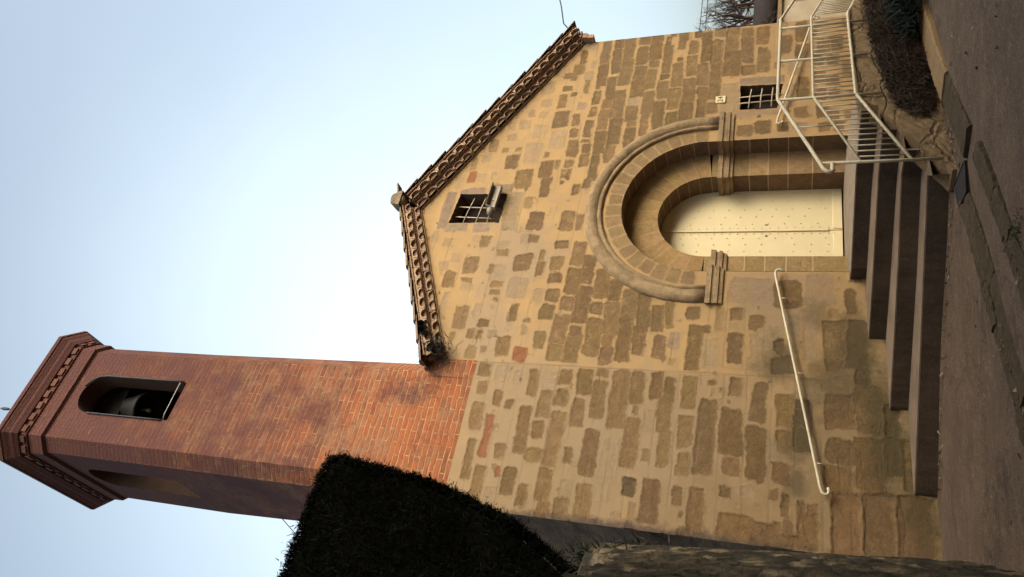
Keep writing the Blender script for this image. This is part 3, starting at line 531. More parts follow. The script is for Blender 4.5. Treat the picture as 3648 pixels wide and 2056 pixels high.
def jamb(x, y0, y1, z0, z1, cuts, col, face=False, xb=None):
    """a jamb of coursed blocks: reveal (x fixed) or face (y0 fixed, from x to xb)"""
    zs = [z0] + cuts + [z1]
    for a, b in zip(zs, zs[1:]):
        c = jit(col, .14)
        for p, q, m in ((a, a + .016, 0), (a + .016, b, 1)):
            if face: po.face([(x, y0, p), (xb, y0, p), (xb, y0, q), (x, y0, q)], m, c)
            else: po.face([(x, y0, p), (x, y1, p), (x, y1, q), (x, y0, q)], m, c)
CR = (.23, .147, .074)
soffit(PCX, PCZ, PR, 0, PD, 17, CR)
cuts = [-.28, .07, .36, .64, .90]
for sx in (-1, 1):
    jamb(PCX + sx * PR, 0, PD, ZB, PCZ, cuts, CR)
    jamb(IX + sx * IR, PD, 0, ZB, ICZ, cuts, CV_LIT, True, PCX + sx * PR)
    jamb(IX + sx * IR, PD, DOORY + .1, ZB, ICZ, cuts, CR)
# inner order face between the two arcs
NA = 60
def rr(a):      # outer arc seen from the inner centre
    return (PCX + PR * math.cos(a), PCZ + PR * math.sin(a))
nv = 13
for i in range(nv):
    a0, a1 = PI * i / nv, PI * (i + 1) / nv; c = jit((.40, .25, .10), .12); ag = (a1 - a0) * .035  # arch face lighter still, with the bounce light painted in
    for b0, b1, m in ((a0, a0 + ag, 0), (a0 + ag, a1, 1)):
        q = 4 if m else 1
        for k in range(q):
            t0 = b0 + (b1 - b0) * k / q; t1 = b0 + (b1 - b0) * (k + 1) / q
            A, B = (IX + IR * math.cos(t0), ICZ + IR * math.sin(t0)), (IX + IR * math.cos(t1), ICZ + IR * math.sin(t1)); C, D = rr(t1), rr(t0)
            po.face([(A[0], PD, A[1]), (B[0], PD, B[1]), (C[0], PD, C[1]), (D[0], PD, D[1])], m, c)
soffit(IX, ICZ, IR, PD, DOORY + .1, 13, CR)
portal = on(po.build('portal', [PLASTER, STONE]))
# hood mould
hm = MB(); prof = [(1.482, .0), (1.485, -.035), (1.51, -.052), (1.535, -.052), (1.548, -.030), (1.56, -.034), (1.575, -.062), (1.66, -.080), (1.70, -.072), (1.735, -.045), (1.752, -.018), (1.757, .004)]
rings = [[(7.2 - r, y, 1.12) for r, y in prof]]
for i in range(49):
    a = PI - PI * i / 48; rings.append([(7.2 + (r + R.uniform(-.006, .006)) * math.cos(a), y + R.uniform(-.005, .005) * (y != 0), 1.32 + (r + R.uniform(-.006, .006)) * math.sin(a)) for r, y in prof])
rings.append([(7.2 + r, y, 1.12) for r, y in prof])
hm.sweep(rings, 0, (.345, .232, .122), smooth=True)
HOOD = mat_tint('hood_stone', .95, .45, 6, .9, 22, .03)
on(hm.build('hood_mould', HOOD))
# imposts
ip = [(.885, 0), (.895, .028), (.945, .036), (.952, .056), (1.0, .062), (1.008, .044), (1.04, .05), (1.05, .07), (1.118, .074), (1.13, .0)]
for sx in (-1, 1):
    im = MB()
    path = [((PCX - 1.765 * 1), 0), (PCX - PR, 0), (PCX - PR, PD), (IX - IR, PD), (IX - IR, DOORY + .05)]
    nrm = [(0, -1), (1, -1), (1, -1), (1, -1), (1, 0)]
    rings = []
    for (x, y), (nx, ny) in zip(path, nrm):
        ring = []
        for z, o in ip:
            ring.append((x + nx * o, y + ny * o, z))
        rings.append(ring)
    rings[0] = [(path[0][0] - o * .5, -o, z) for z, o in ip]
    rings = [[(PCX + (p[0] - PCX) * (-sx), p[1], p[2]) for p in r] for r in rings]
    im.sweep(rings, 0, (.36, .242, .128))
    on(im.build('impost', HOOD))

# ---- door
door = MB()
def arch_leaf(x0, x1, y0, y1, zb, n=26):
    xs = [x0 + (x1 - x0) * i / n for i in range(n + 1)]
    top = [ICZ + math.sqrt(max(0, (IR - .004) ** 2 - (x - IX) ** 2)) for x in xs]
    f = [(x0, zb)] + [(x1, zb)] + [(x, t) for x, t in zip(reversed(xs), reversed(top))]
    return f
SEAM = 7.185
for x0, x1, side in ((IX - IR + .004, SEAM - .006, 'l'), (SEAM + .006, IX + IR - .004, 'r')):
    d = MB(); f = arch_leaf(x0, x1, 0, 0, -.695)
    d.hexa([(x, DOORY + .05, z) for x, z in f], [(x, DOORY, z) for x, z in f])
    d.hexa([(x0 + .01, DOORY - .001, -.69), (x1 - .01, DOORY - .001, -.69), (x1 - .03, DOORY - .001, -.56), (x0 + .03, DOORY - .001, -.56)],
           [(x0 + .01, DOORY - .016, -.69), (x1 - .01, DOORY - .016, -.69), (x1 - .035, DOORY - .010, -.57), (x0 + .035, DOORY - .010, -.57)])
    if side == 'r': d.box(SEAM - .018, SEAM + .03, DOORY - .022, DOORY + .001, -.50, ICZ + IR - .012)
    sd = d
    cols_ = [SEAM + (.055 if side == 'r' else -.055)] + ([7.32, 7.46, 7.60, 7.76, 7.90] if side == 'r' else [7.05, 6.93, 6.80, 6.60])
    for ci, cx in enumerate(cols_):
        z = -.5 + (.0 if ci == 0 else R.uniform(0, .15)); stp = .118 if ci == 0 else .235
        while z < 1.9:
            if math.hypot(cx - IX, max(0, z - ICZ)) < IR - .05 and x0 + .03 < cx < x1 - .02 and (ci == 0 or R.random() < .85):
                r = .012; ring = [(cx + r * math.cos(2 * PI * q / 8), DOORY - .001, z + r * math.sin(2 * PI * q / 8)) for q in range(8)]
                ring2 = [(cx + .55 * r * math.cos(2 * PI * q / 8), DOORY - .012, z + .55 * r * math.sin(2 * PI * q / 8)) for q in range(8)]
                sd.sweep([ring, ring2], closed=True)
            z += stp
    leaf = on(d.build('door_leaf', DOORP))
    kh = MB(); kh.box(SEAM + .105, SEAM + .12, DOORY - .006, DOORY - .001, .36, .40) if side == 'r' else kh.tube([(SEAM - .09, DOORY - .001, .38), (SEAM - .09, DOORY - .018, .38)], [.022, .016], 10)
    ko = kh.build('keyhole' if side == 'r' else 'door_knob', DARK if side == 'r' else IRON); ko.parent = leaf
bk = MB(); bk.box(IX - IR - .05, IX + IR + .05, DOORY + .10, DOORY + .16, ZB, 2.1); on(bk.build('doorway_back', DARK))

# ---- windows: bars
def bars(name, vs, hs, y):
    wnd = MB()
    for a, b in vs: wnd.tube([(a[0], y, a[1]), (b[0], y, b[1])], .0105, 6)
    for a, b in hs: wnd.tube([(a[0], y - .014, a[1]), ((a[0] + b[0]) / 2, y - .02, (a[1] + b[1]) / 2 + .004), (b[0], y - .014, b[1])], .0095, 6)
    return wnd
wb = bars('w', [((7.328, 5.40), (7.26, 4.47)), ((7.117, 5.42), (7.045, 4.48))], [((7.50, 5.10), (6.91, 5.20)), ((7.52, 4.89), (6.90, 4.965)), ((7.52, 4.73), (6.90, 4.757))], .09)
wb1 = on(wb.build('window_bars', IRON)); wb1['label'] = 'bent cream window bars of the gable opening'
sl = MB(); sl.box(6.93, 7.5, .20, .26, 4.49, 4.60); sl.box(7.0, 7.2, .15, .22, 4.49, 4.56); on(sl.build('sill_rubble', WALLR))
wb = bars('w', [((9.345, .83), (9.365, .20)), ((9.21, .82), (9.231, .215))], [((9.50, .655), (9.08, .687)), ((9.50, .49), (9.08, .511)), ((9.50, .325), (9.085, .342))], -.02)
for p in ((9.345, .83), (9.365, .19), (9.21, .82), (9.231, .21)): wb.tube([(p[0], -.02, p[1]), (p[0], .03, p[1])], .0105, 6)
wb2 = on(wb.build('window_bars', IRON)); wb2['label'] = 'cream window bars of the small low opening'

# ---- eaves: two rows of half round tiles between flat brick courses, following the gable
def genoise(P0, P1, n_t, flip):
    a = Vector((P0[0], 0, P0[1])); b = Vector((P1[0], 0, P1[1])); s = (b - a).normalized(); L = (b - a).length
    nn = Vector((-s.z, 0, s.x))
    if nn.z < 0: nn = -nn
    def pt(u, v, y): return tuple(a + s * u + nn * v + Vector((0, y, 0)))
    def slab(mb, u0, u1, v0, v1, y0, m=0):
        mb.hexa([pt(u0, v0, y0), pt(u1, v0, y0), pt(u1, v0, .05), pt(u0, v0, .05)], [pt(u0, v1, y0), pt(u1, v1, y0), pt(u1, v1, .05), pt(u0, v1, .05)], m)
    mb = MB()
    slab(mb, 0, L, -.02, .0, -.03, 1)
    k = 24
    for i in range(k): slab(mb, L * i / k, L * (i + .985) / k, -.0 + .094, .116 + R.uniform(-.003, .003), -.135 + R.uniform(-.008, .008), 2)
    slab(mb, 0, L, .118, .212, -.155, 1)
    for i in range(k): slab(mb, L * i / k, L * (i + .985) / k, .214, .234 + R.uniform(-.003, .003), -.275 + R.uniform(-.008, .008), 0)
    on(mb.build('eaves_course', [TERRA, MORTAR, TERRA_D]))
    for v0, yf in ((0.0, -.115), (.116, -.245)):
        t = MB(); p = L / n_t; h = .094; m = 10
        for i in range(n_t):
            u = p * (i + .5); yo = yf + R.uniform(-.012, .012); r1 = p * R.uniform(.36, .43); hv = R.uniform(.062, .074); du = R.uniform(-.008, .008); col = jit((.40, .262, .162), .13)
            A = [(u + du - r1 * math.cos(PI * q / m), v0 + hv * math.sin(PI * q / m) ** .8) for q in range(m + 1)]
            loop = [(u - p / 2, v0)] + A + [(u + p / 2, v0), (u + p / 2, v0 + h), (u - p / 2, v0 + h)]
            for tri in tessellate_polygon([[Vector((a_, b_, 0)) for a_, b_ in loop]]): t.face([pt(loop[k_][0], loop[k_][1], yo) for k_ in tri], 0, col)
            yb = yo + R.uniform(.025, .055)
            for q in range(m): t.face([pt(*A[q], yo), pt(*A[q + 1], yo), pt(*A[q + 1], yb), pt(*A[q], yb)], 0, jit((.29, .168, .102), .1))
            t.face([pt(c_, d_, yb) for c_, d_ in A], 0, jit((.34, .215, .13), .2))
            # thin tile lip standing proud of the mortar
            B = [(u + du - (r1 + .016) * math.cos(PI * q / m), v0 + (hv + .013) * math.sin(PI * q / m) ** .8) for q in range(m + 1)]
            t.sweep([[pt(c_, d_, yo + .002) for c_, d_ in A + B[::-1]], [pt(c_, d_, yo - .012) for c_, d_ in A + B[::-1]]], 0, jit((.46, .305, .19), .12), closed=True, cap=False)
            for q in range(m): t.face([pt(*A[q], yo - .012), pt(*A[q + 1], yo - .012), pt(*B[q + 1], yo - .012), pt(*B[q], yo - .012)], 0, jit((.46, .305, .19), .12))
            t.face([pt(u - p / 2, v0, yo), pt(u + du - r1, v0, yo), pt(u + du - r1, v0, .02), pt(u - p / 2, v0, .02)], 0, col); t.face([pt(u + p / 2, v0, yo), pt(u + du + r1, v0, yo), pt(u + du + r1, v0, .02), pt(u + p / 2, v0, .02)], 0, col)
        on(t.build('eaves_tile_row', TILE, fix=False))
    # cover tiles of the verge, lapping down the slope
    t = MB(); st = .36; cnt = int(L / st) + (1 if flip else 2)
    for row, (yc, dz) in enumerate(((-.215, 0), (.0, .01), (.2, .0))):
        for i in range(cnt):
            u0 = i * st - .1; u1 = u0 + .45; r_a, r_b = .105, .085; m = 7; lift0, lift1 = (.03, .012)
            if not flip: pass
            yj = yc + R.uniform(-.012, .012); A = []; B = []
            for q in range(m + 1):
                t_ = PI * q / m
                A.append(pt(u0 if flip else u1, .235 + lift0 * .2 + r_b * math.sin(t_) * .6, yj - r_b * math.cos(t_)))
                B.append(pt(u1 if flip else u0, .235 + lift0 + r_a * math.sin(t_) * .6, yj - r_a * math.cos(t_)))
            t.sweep([A, B], 0, jit((.24, .165, .11), .18), cap=True, smooth=False)
    on(t.build('verge_tile_row', TILE))
TILE = mat_tint('eaves_tile', .92, .55, 9, .5, 34, .012)
APEX = (7.21, 6.02)
genoise(APEX, (11.16, 3.675), 20, True)
genoise((4.40, 4.80), APEX, 15, False)
rf = MB()
def roof_sheet(x0, z0, x1, z1, y0, y1):
    s = Vector((x1 - x0, 0, z1 - z0)).normalized(); n = Vector((-s.z, 0, s.x)); n = n if n.z > 0 else -n
    k = int((y1 - y0) / .055); ra = []; rb = []; rc = []; rd = []
    for i in range(k + 1):
        y = y0 + (y1 - y0) * i / k; h = .235 + .05 * abs(math.sin(PI * (y - y0) / .22))
        ra.append((x0 + n.x * h, y, z0 + n.z * h)); rb.append((x1 + n.x * h, y, z1 + n.z * h))
    rf.sweep([ra, rb], 0, cap=False)
    rf.hexa([(x0 + n.x * .0, y0 + .05, z0 + n.z * .0), (x1, y0 + .05, z1), (x1, y1, z1), (x0, y1, z0)], [(x0 + n.x * .23, y0 + .05, z0 + n.z * .23), (x1 + n.x * .23, y0 + .05, z1 + n.z * .23), (x1 + n.x * .23, y1, z1 + n.z * .23), (x0 + n.x * .23, y1, z0 + n.z * .23)], 1)
roof_sheet(7.21, 6.02, 11.18, 3.66, .27, 11.3); roof_sheet(4.40, 4.80, 7.21, 6.02, .27, 2.75); roof_sheet(2.0, 3.76, 7.21, 6.02, 2.76, 11.3)
on(rf.build('roof', [ROOFT, MORTAR]))
rg = MB()
for i in range(28):
    y0 = -.36 + i * .42; m = 9; A = []; B = []
    for q in range(m + 1):
        t_ = PI * q / m
        A.append((7.21 + .15 * math.cos(t_), y0, 6.25 + .16 * math.sin(t_))); B.append((7.21 + .12 * math.cos(t_), y0 + .46, 6.25 + .12 * math.sin(t_)))
    rg.sweep([A, B], 0, jit((.29, .20, .125), .12), smooth=False)
rg.tube([(7.21, -.36, 6.32), (7.21, -.30, 6.34), (7.21, -.1, 6.33)], [.10, .135, .12], 10, 0, (.27, .19, .12))
on(rg.build('ridge_tile_row', TILE))
# eaves return along the right flank
ev = MB()
for a, b, z0, z1 in ((11.1, 11.19, 3.52, 3.62), (11.1, 11.20, 3.62, 3.645), (11.1, 11.22, 3.645, 3.74), (11.1, 11.26, 3.74, 3.77)): ev.box(a, b, -.06 - (b - 11.1) * .6, 11.2, z0, z1, 0)
on(ev.build('flank_eaves', TERRA))
# ================================================================== bell tower
TH = math.radians(4.5); TP = Vector((3.33, 0, 0)); TC, TS = math.cos(TH), math.sin(TH)
def tw(x, y, z):       # the old shaft is slightly twisted: square to the facade at its foot, turned 4.5 degrees at the belfry
    t = TH * max(0, min(1, (z - 4.274) / 5.0)); c, s = math.cos(t), math.sin(t); return (TP.x + (x - TP.x) * c - y * s, (x - TP.x) * s + y * c, z)
TX0, TX1, TY0, TY1, TCH = 2.33, 4.39, 0.0, 2.36, .20
TZ0, TZ1 = 4.274, 11.72
tower = thing('bell_tower', 'tall red brick bell tower with chamfered corners and an arched belfry opening', 'tower', (3.36, 1.15, 4.27))
def oct_(o):
    c = TCH + .586 * o
    return [(TX0 + c - o, TY0 - o), (TX1 - c + o, TY0 - o), (TX1 + o, TY0 + c - o), (TX1 + o, TY1 - c + o), (TX1 - c + o, TY1 + o), (TX0 + c - o, TY1 + o), (TX0 - o, TY1 - c + o), (TX0 - o, TY0 + c - o)]
tb = MB(); P8 = oct_(0); ulen = 0
BX, BR, BZ0, BZS = 3.37, .343, 9.36, 11.15
LYC, LR = 1.13, .36
for i in range(8):
    a, b = P8[i], P8[(i + 1) % 8]; L = math.hypot(b[0] - a[0], b[1] - a[1])
    def to3(u, z, a=a, b=b, L=L, i=i): return tw(a[0] + (b[0] - a[0]) * u / L, a[1] + (b[1] - a[1]) * u / L, z)
    def uvf(u, z, o=ulen): return (u + o, z)
    holes = []
    def hole(uc, r): return [(uc - r, BZ0), (uc + r, BZ0)] + arc(uc, BZS, r, 0, PI, 14)
    if i == 0: holes = [hole(BX - a[0], BR)]
    if i == 6: holes = [hole((a[1] - LYC), LR)]
    nz = 40
    zl = 9.25
    for q in range(10):
        z0, z1 = TZ0 + (zl - TZ0) * q / 10, TZ0 + (zl - TZ0) * (q + 1) / 10
        tb.face([to3(0, z0), to3(L, z0), to3(L, z1), to3(0, z1)], 0, (1, 1, 1), [uvf(0, z0), uvf(L, z0), uvf(L, z1), uvf(0, z1)])
    fill(tb, [(0, zl), (L, zl), (L, TZ1), (0, TZ1)], holes, to3, 0, uvf)
    nrm = Vector(((b[1] - a[1]) / L, -(b[0] - a[0]) / L)) * -1     # inwards
    for h in holes:
        for p, q in zip(h, h[1:] + h[:1]):
            A, B = to3(*p), to3(*q); dx, dy = nrm.x * .36, nrm.y * .36
            ox, oy = dx * TC - dy * TS, dx * TS + dy * TC
            m_ = 1 if p[1] > BZ0 + .01 or q[1] > BZ0 + .01 else 1
            tb.face([A, B, (B[0] + ox, B[1] + oy, B[2]), (A[0] + ox, A[1] + oy, A[2])], m_, (1, 1, 1), [(p[0], p[1]), (q[0], q[1]), (q[0] + .36, q[1]), (p[0] + .36, p[1])])
    ulen += L
# brick quoin where the tower meets the gable
zt = lambda x: 5.02 + (x - 4.1) * .3
for x0, x1, y0, y1 in ((4.10, 4.386, -.006, -.006), (4.386, 4.386, -.006, .5)):
    k = .5 if x0 == x1 else 0
    tb.face([(x0, y0, 4.274), (x1, y1, 4.274), (x1, y1, zt(x1)), (x0, y0, zt(x0))], 0, (1, 1, 1), [(x0 - 2.53, 4.274), (x1 - 2.53 + k, 4.274), (x1 - 2.53 + k, zt(x1)), (x0 - 2.53, zt(x0))])
tb.face([tw(x, y, BZ0 - .02) for x, y in P8], 1, (1, 1, 1), [(x, y) for x, y in P8]); tb.face([tw(x, y, 11.70) for x, y in P8], 1, (1, 1, 1), [(x, y) for x, y in P8])
BRICKIN_SHADED = mat_simple('inner_brick_shaded', (.085, .045, .03), (.055, .03, .02), 5, .95, (.11, .065, .04), 20, .5, 30, .01)  # darker than the shaft brick: belfry shade is put into the colour
def to_tower(o): return on(o, tower)
to_tower(tb.build('shaft', [BRICK, BRICKIN_SHADED], fix=False))
cb = MB()
prof = [(.0, 11.70), (.055, 11.725), (.06, 12.02), (.09, 12.03), (.09, 12.16), (.135, 12.165), (.19, 12.25), (.20, 12.29), (.25, 12.36), (.26, 12.39), (.28, 12.395), (.285, 12.47), (.0, 12.62)]
for (o0, z0), (o1, z1) in zip(prof, prof[1:]):
    A, B = oct_(o0), oct_(o1)
    for i in range(8):
        j = (i + 1) % 8
        L = math.hypot(A[j][0] - A[i][0], A[j][1] - A[i][1])
        off = i * 2.37
        cb.face([tw(*A[i], z0), tw(*A[j], z0), tw(*B[j], z1), tw(*B[i], z1)], 0, (1, 1, 1), [(off, z0), (off + L, z0), (off + L, z1 + abs(o1 - o0)), (off, z1 + abs(o1 - o0))])
dn = cb; O = oct_(.09); O2 = oct_(.118)
for i in range(8):
    a, b = O[i], O[(i + 1) % 8]; a2, b2 = O2[i], O2[(i + 1) % 8]; L = math.hypot(b[0] - a[0], b[1] - a[1]); n = max(1, round(L / .215))
    for k in range(n):
        u0, u1 = (k + .2) / n, (k + .8 + R.uniform(-.05, .05)) / n
        q = lambda A, B, u: (A[0] + (B[0] - A[0]) * u, A[1] + (B[1] - A[1]) * u)
        lo = [tw(*q(a2, b2, u0), 12.055), tw(*q(a2, b2, u1), 12.055), tw(*q(a, b, u1), 12.055), tw(*q(a, b, u0), 12.055)]
        hi = [(p[0], p[1], 12.158) for p in lo]
        dn.hexa(lo, hi, 1, jit((.125, .05, .032) if R.random() < .9 else (.15, .08, .045), .2))
to_tower(cb.build('cornice', [BRICK, TILE]))
rp = MB(); A = oct_(.0)
for i in range(8):
    j = (i + 1) % 8; rp.face([tw(*A[i], 12.618), tw(*A[j], 12.618), tw((TX0 + TX1) / 2, (TY0 + TY1) / 2, 13.1)], 0)
to_tower(rp.build('tower_roof', ROOFT))
# iron strips round the belfry opening
ir = MB()
pts = [tw(BX - BR - .012, -.02, BZ0 + .1)] + [tw(BX - BR - .012, -.02, z) for z in (9.8, 10.3, 10.8, 11.1)]
ir.tube(pts, .012, 6); ir.tube([tw(BX + BR + .010, -.02, z) for z in (BZ0 + .05, 10, 10.6, 11.1)] + [tw(BX + (BR + .01) * math.cos(t), -.02, BZS + (BR + .01) * math.sin(t)) for t in (.4, .8, 1.2)], .013, 6)
to_tower(ir.build('opening_edge_strip', WIRE))
gc = MB(); gc.tube([tw(BX + BR - .02, -.03, BZ0 + .10), tw(BX + .02, -.05, BZ0 + .07), tw(BX - BR + .07, -.06, BZ0 + .05), tw(BX - BR - .0, -.03, BZ0 + .055)], .008, 6)
tag(gc.build('slack_wire', GALV), 'pale slack wire across the bottom of the belfry opening', 'wire')

# lightning rod
lr = thing('lightning_rod', 'thin lightning rod on top of the brick tower', 'lightning rod', (3.33, 1.15, 13.0))
m_ = MB(); m_.tube([(3.33, 1.15, 12.9), (3.33, 1.15, 15.6)], [.016, .008], 6); on(m_.build('rod', WIRE), lr)
m_ = MB(); m_.tube([(3.33, 1.15, 14.60), (3.33, 1.15, 14.66), (3.33, 1.15, 14.78), (3.33, 1.15, 14.85)], [.01, .03, .034, .01], 8); on(m_.build('finial', WIRE), lr)

# bell
bc = tw(3.47, .66, 10.60)
bell = thing('church_bell', 'dark bronze bell hanging in the arched belfry opening', 'bell', (bc[0], bc[1], bc[2]))
bm_ = MB(); pr = [(.285, .0), (.30, .0), (.315, .03), (.285, .10), (.235, .22), (.205, .34), (.19, .43), (.15, .50), (.07, .53), (.01, .535)]
pin = [(.265, .0), (.245, .08), (.20, .22), (.17, .36), (.12, .46), (.01, .48)]
for pp in (pr, pin):
    bm_.sweep([[(bc[0] + r * math.cos(2 * PI * k / 28), bc[1] + r * math.sin(2 * PI * k / 28), bc[2] + z) for k in range(28)] for r, z in pp], closed=True, smooth=True, cap=False)
bm_.sweep([[(bc[0] + r * math.cos(2 * PI * k / 28), bc[1] + r * math.sin(2 * PI * k / 28), bc[2]) for k in range(28)] for r in (.265, .286)], closed=True, cap=False)
on(bm_.build('bell_body', BRONZE, fix=False), bell)
m_ = MB(); m_.tube([(bc[0], bc[1], bc[2] + .46), (bc[0] - .02, bc[1] - .02, bc[2] + .02), (bc[0] - .025, bc[1] - .025, bc[2] - .07)], [.012, .02, .035], 8); on(m_.build('clapper', IRON), bell)
m_ = MB(); m_.box(bc[0] - .62, bc[0] + .62, bc[1] - .09, bc[1] + .09, bc[2] + .53, bc[2] + .72); m_.box(bc[0] - .2, bc[0] + .2, bc[1] - .085, bc[1] + .085, bc[2] + .72, bc[2] + .9)
on(m_.build('yoke', WOOD), bell)

# ================================================================== tuft growing where roof meets tower
def tuft(name, label, cat, base, n, size, spread, col, up=.3, mat=None):
    rng = np.random.default_rng(abs(hash(label)) % 1000 if False else len(label))
    d = rng.normal(size=(n, 3)); d[:, 2] = np.abs(d[:, 2]) * .6 + up; d /= np.linalg.norm(d, axis=1)[:, None]
    l = rng.uniform(.4, 1, (n, 1)) * size
    c = np.array(base) + rng.normal(size=(n, 3)) * np.array(spread) + d * l * .5
    s = np.cross(d, rng.normal(size=(n, 3))); s /= np.linalg.norm(s, axis=1)[:, None]
    cols = np.array(col) * rng.uniform(.6, 1.5, (n, 1))
    o = quads_object(name, c.astype(np.float32), (s * .007 * (size / .15)).astype(np.float32), (d * l * .5).astype(np.float32), mat or TWIG, None, cols.astype(np.float32))
    return tag(o, label, cat)
tuft('weed_tuft', 'dark dry tuft of weeds lodged where the eaves meet the tower', 'plant', (4.46, -.17, 4.88), 420, .16, (.07, .06, .08), (.035, .028, .022))
# rainwater spout pipes poking out of the eaves
sp = thing('spout_pipes', 'two black pipe ends poking out of the eaves beside the tower', 'pipe', (4.75, -.3, 5.18))
for dx, dz in ((0, 0), (-.10, -.045)):
    m_ = MB(); m_.tube([(4.78 + dx, -.1, 5.17 + dz), (4.78 + dx, -.37, 5.155 + dz)], .052, 12, caps=False); m_.tube([(4.78 + dx, -.1, 5.17 + dz), (4.78 + dx, -.366, 5.155 + dz)], .044, 12, caps=False)
    m_.tube([(4.78 + dx, -.15, 5.17 + dz), (4.78 + dx, -.2, 5.17 + dz)], .045, 12); on(m_.build('pipe', WIRE, fix=False), sp)

# ================================================================== house number
hn = thing('house_number', 'small cream house number tile reading 24 above the low barred window', 'number plate', (9.345, 0, 1.06))
m_ = MB(); m_.box(9.27, 9.42, -.016, -.001, 1.058, 1.212); on(m_.build('tile', DOORP), hn)
def text_mesh(name, body, size, loc, mat, parent):
    cu = bpy.data.curves.new(name, 'FONT'); cu.body = body; cu.size = size; cu.align_x = 'CENTER'; cu.align_y = 'CENTER'; cu.extrude = .001
    tmp = bpy.data.objects.new(name, cu); COL.objects.link(tmp); dg = bpy.context.evaluated_depsgraph_get(); dg.update()
    me = bpy.data.meshes.new_from_object(tmp.evaluated_get(dg)); bpy.data.objects.remove(tmp)
    o = bpy.data.objects.new(name, me); COL.objects.link(o); me.materials.clear(); me.materials.append(mat)
    o.parent = parent; o.location = Vector(loc) - parent.location; o.rotation_euler = (PI / 2, 0, 0)
    return o
text_mesh('digits', '24', .125, (9.345, -.019, 1.135), WIRE, hn)

# ================================================================== floodlight on the gable window
FX = mat_simple('floodlight_metal', (.25, .21, .155), (.19, .155, .11), 12, .5, (.30, .16, .07), 18, .15, 40, .003, k3=.5)
fl = thing('floodlight', 'open box floodlight on a ball bracket in the barred gable window', 'lamp', (7.1, -.05, 4.68))
m_ = MB()
def fp(u, v, wv):      # u along the tray, v across, w towards the street
    A, B, C_ = Vector((7.10, -.05, 4.60)), Vector((7.55, -.09, 4.555)), Vector((7.20, -.02, 4.80))
    a = (B - A).normalized(); b = (C_ - A).normalized(); n = Vector((-.02, -.97, -.2)).normalized()
    return tuple(A + a * u + b * v + n * wv)
L_, H_, D_ = .46, .215, .11
def pl(mb, p, q, r, s_, t=.006):
    P = [Vector(x) for x in (p, q, r, s_)]; n = (P[1] - P[0]).cross(P[3] - P[0]).normalized() * t
    mb.hexa([tuple(x) for x in P], [tuple(x + n) for x in P])
pl(m_, fp(0, 0, 0), fp(L_, 0, 0), fp(L_, H_, 0), fp(0, H_, 0)); pl(m_, fp(0, 0, 0), fp(L_, 0, 0), fp(L_, 0, D_), fp(0, 0, D_))
pl(m_, fp(0, H_, 0), fp(L_, H_, 0), fp(L_, H_, D_), fp(0, H_, D_)); pl(m_, fp(0, 0, 0), fp(0, H_, 0), fp(0, H_, D_), fp(0, 0, D_))
on(m_.build('reflector_tray', FX), fl)
m_ = MB(); m_.tube([fp(-.005, H_ * .45, .03), fp(-.04, H_ * .42, .03), fp(-.085, H_ * .38, .02), fp(-.12, H_ * .35, .0)], [.06, .062, .05, .015], 14); on(m_.build('lamp_housing', FX), fl)
m_ = MB(); m_.tube([fp(.2, H_ * .5, .004), fp(.2, H_ * .5, .018)], .02, 10); on(m_.build('bolt', IRON), fl)
m_ = MB(); m_.tube([fp(-.1, H_ * .4, .0), (6.95, .07, 4.62), (6.90, .08, 4.66)], .006, 6); m_.tube([fp(-.1, H_ * .4, .0), (6.98, .09, 4.60), (6.92, .06, 4.60)], .005, 6); on(m_.build('lamp_cable', WIRE), fl)

# ================================================================== cables
def cable(name, label, pts, r, mat=WIRE):
    m = MB(); m.tube(pts, r, 6); return tag(m.build(name, mat), label, 'cable', 'overhead cables' if name == 'overhead_cable' else None)
cable('overhead_cable', 'dark cable running off from the right end of the church roof', [(11.3, -.15, 3.98), (11.55, -.15, 4.16), (12.0, -.2, 4.27), (13.5, -.3, 4.75), (17, -.6, 5.8)], .012)
cable('overhead_cable', 'upper of two thin cables reaching the church corner above the bare tree', [(11.2, 2.0, 1.90), (13.4, 2.4, 2.02), (16.5, 3.2, 2.18), (24, 5, 2.6)], .010)
cable('overhead_cable', 'lower of two thin cables reaching the church corner above the bare tree', [(11.2, 2.2, 1.80), (13.4, 2.6, 1.92), (16.5, 3.4, 2.08), (24, 5.2, 2.5)], .010)
cable('tower_cable', 'thin cable crossing from the tower side towards the hedge', [(2.35, 2.0, 8.35), (1.9, 2.05, 7.6), (1.2, 2.2, 6.7)], .007)

# ================================================================== handrails on the facade
def handrail(name, label, A, B, hookA, hookB):
    t = thing(name, label, 'handrail', ((A[0] + B[0]) / 2, -.08, (A[1] + B[1]) / 2), 'handrails on the facade')
    m = MB(); y = -.085
    pts = [(h[0], y, h[1]) for h in reversed(hookA)] + [(A[0], y, A[1]), (B[0], y, B[1])] + [(h[0], y, h[1]) for h in hookB]
    m.tube(pts, .0165, 8); on(m.build('rail', CREAM), t)
    for u in (.12, .5, .9):
        x, z = A[0] + (B[0] - A[0]) * u, A[1] + (B[1] - A[1]) * u
        m = MB(); m.tube([(x, y, z - .012), (x, y, z - .07), (x, y + .02, z - .085), (x, .0, z - .09)], .007, 6); on(m.build('bracket', CREAM), t)
    return t
handrail('wall_handrail', 'long cream tube handrail on the wall left of the portal, over the steps', (5.84, .205), (2.975, -.335),
         [(5.90, .212), (5.945, .195), (5.955, .155), (5.92, .115)], [(2.925, -.352), (2.90, -.38), (2.91, -.415), (2.95, -.425), (2.985, -.415)])
handrail('wall_handrail', 'cream tube handrail on the wall right of the portal, behind the railing', (8.74, .245), (11.02, -.275),
         [(8.68, .252), (8.655, .225), (8.665, .185), (8.71, .165)], [(11.07, -.30), (11.07, -.35), (11.02, -.36)])

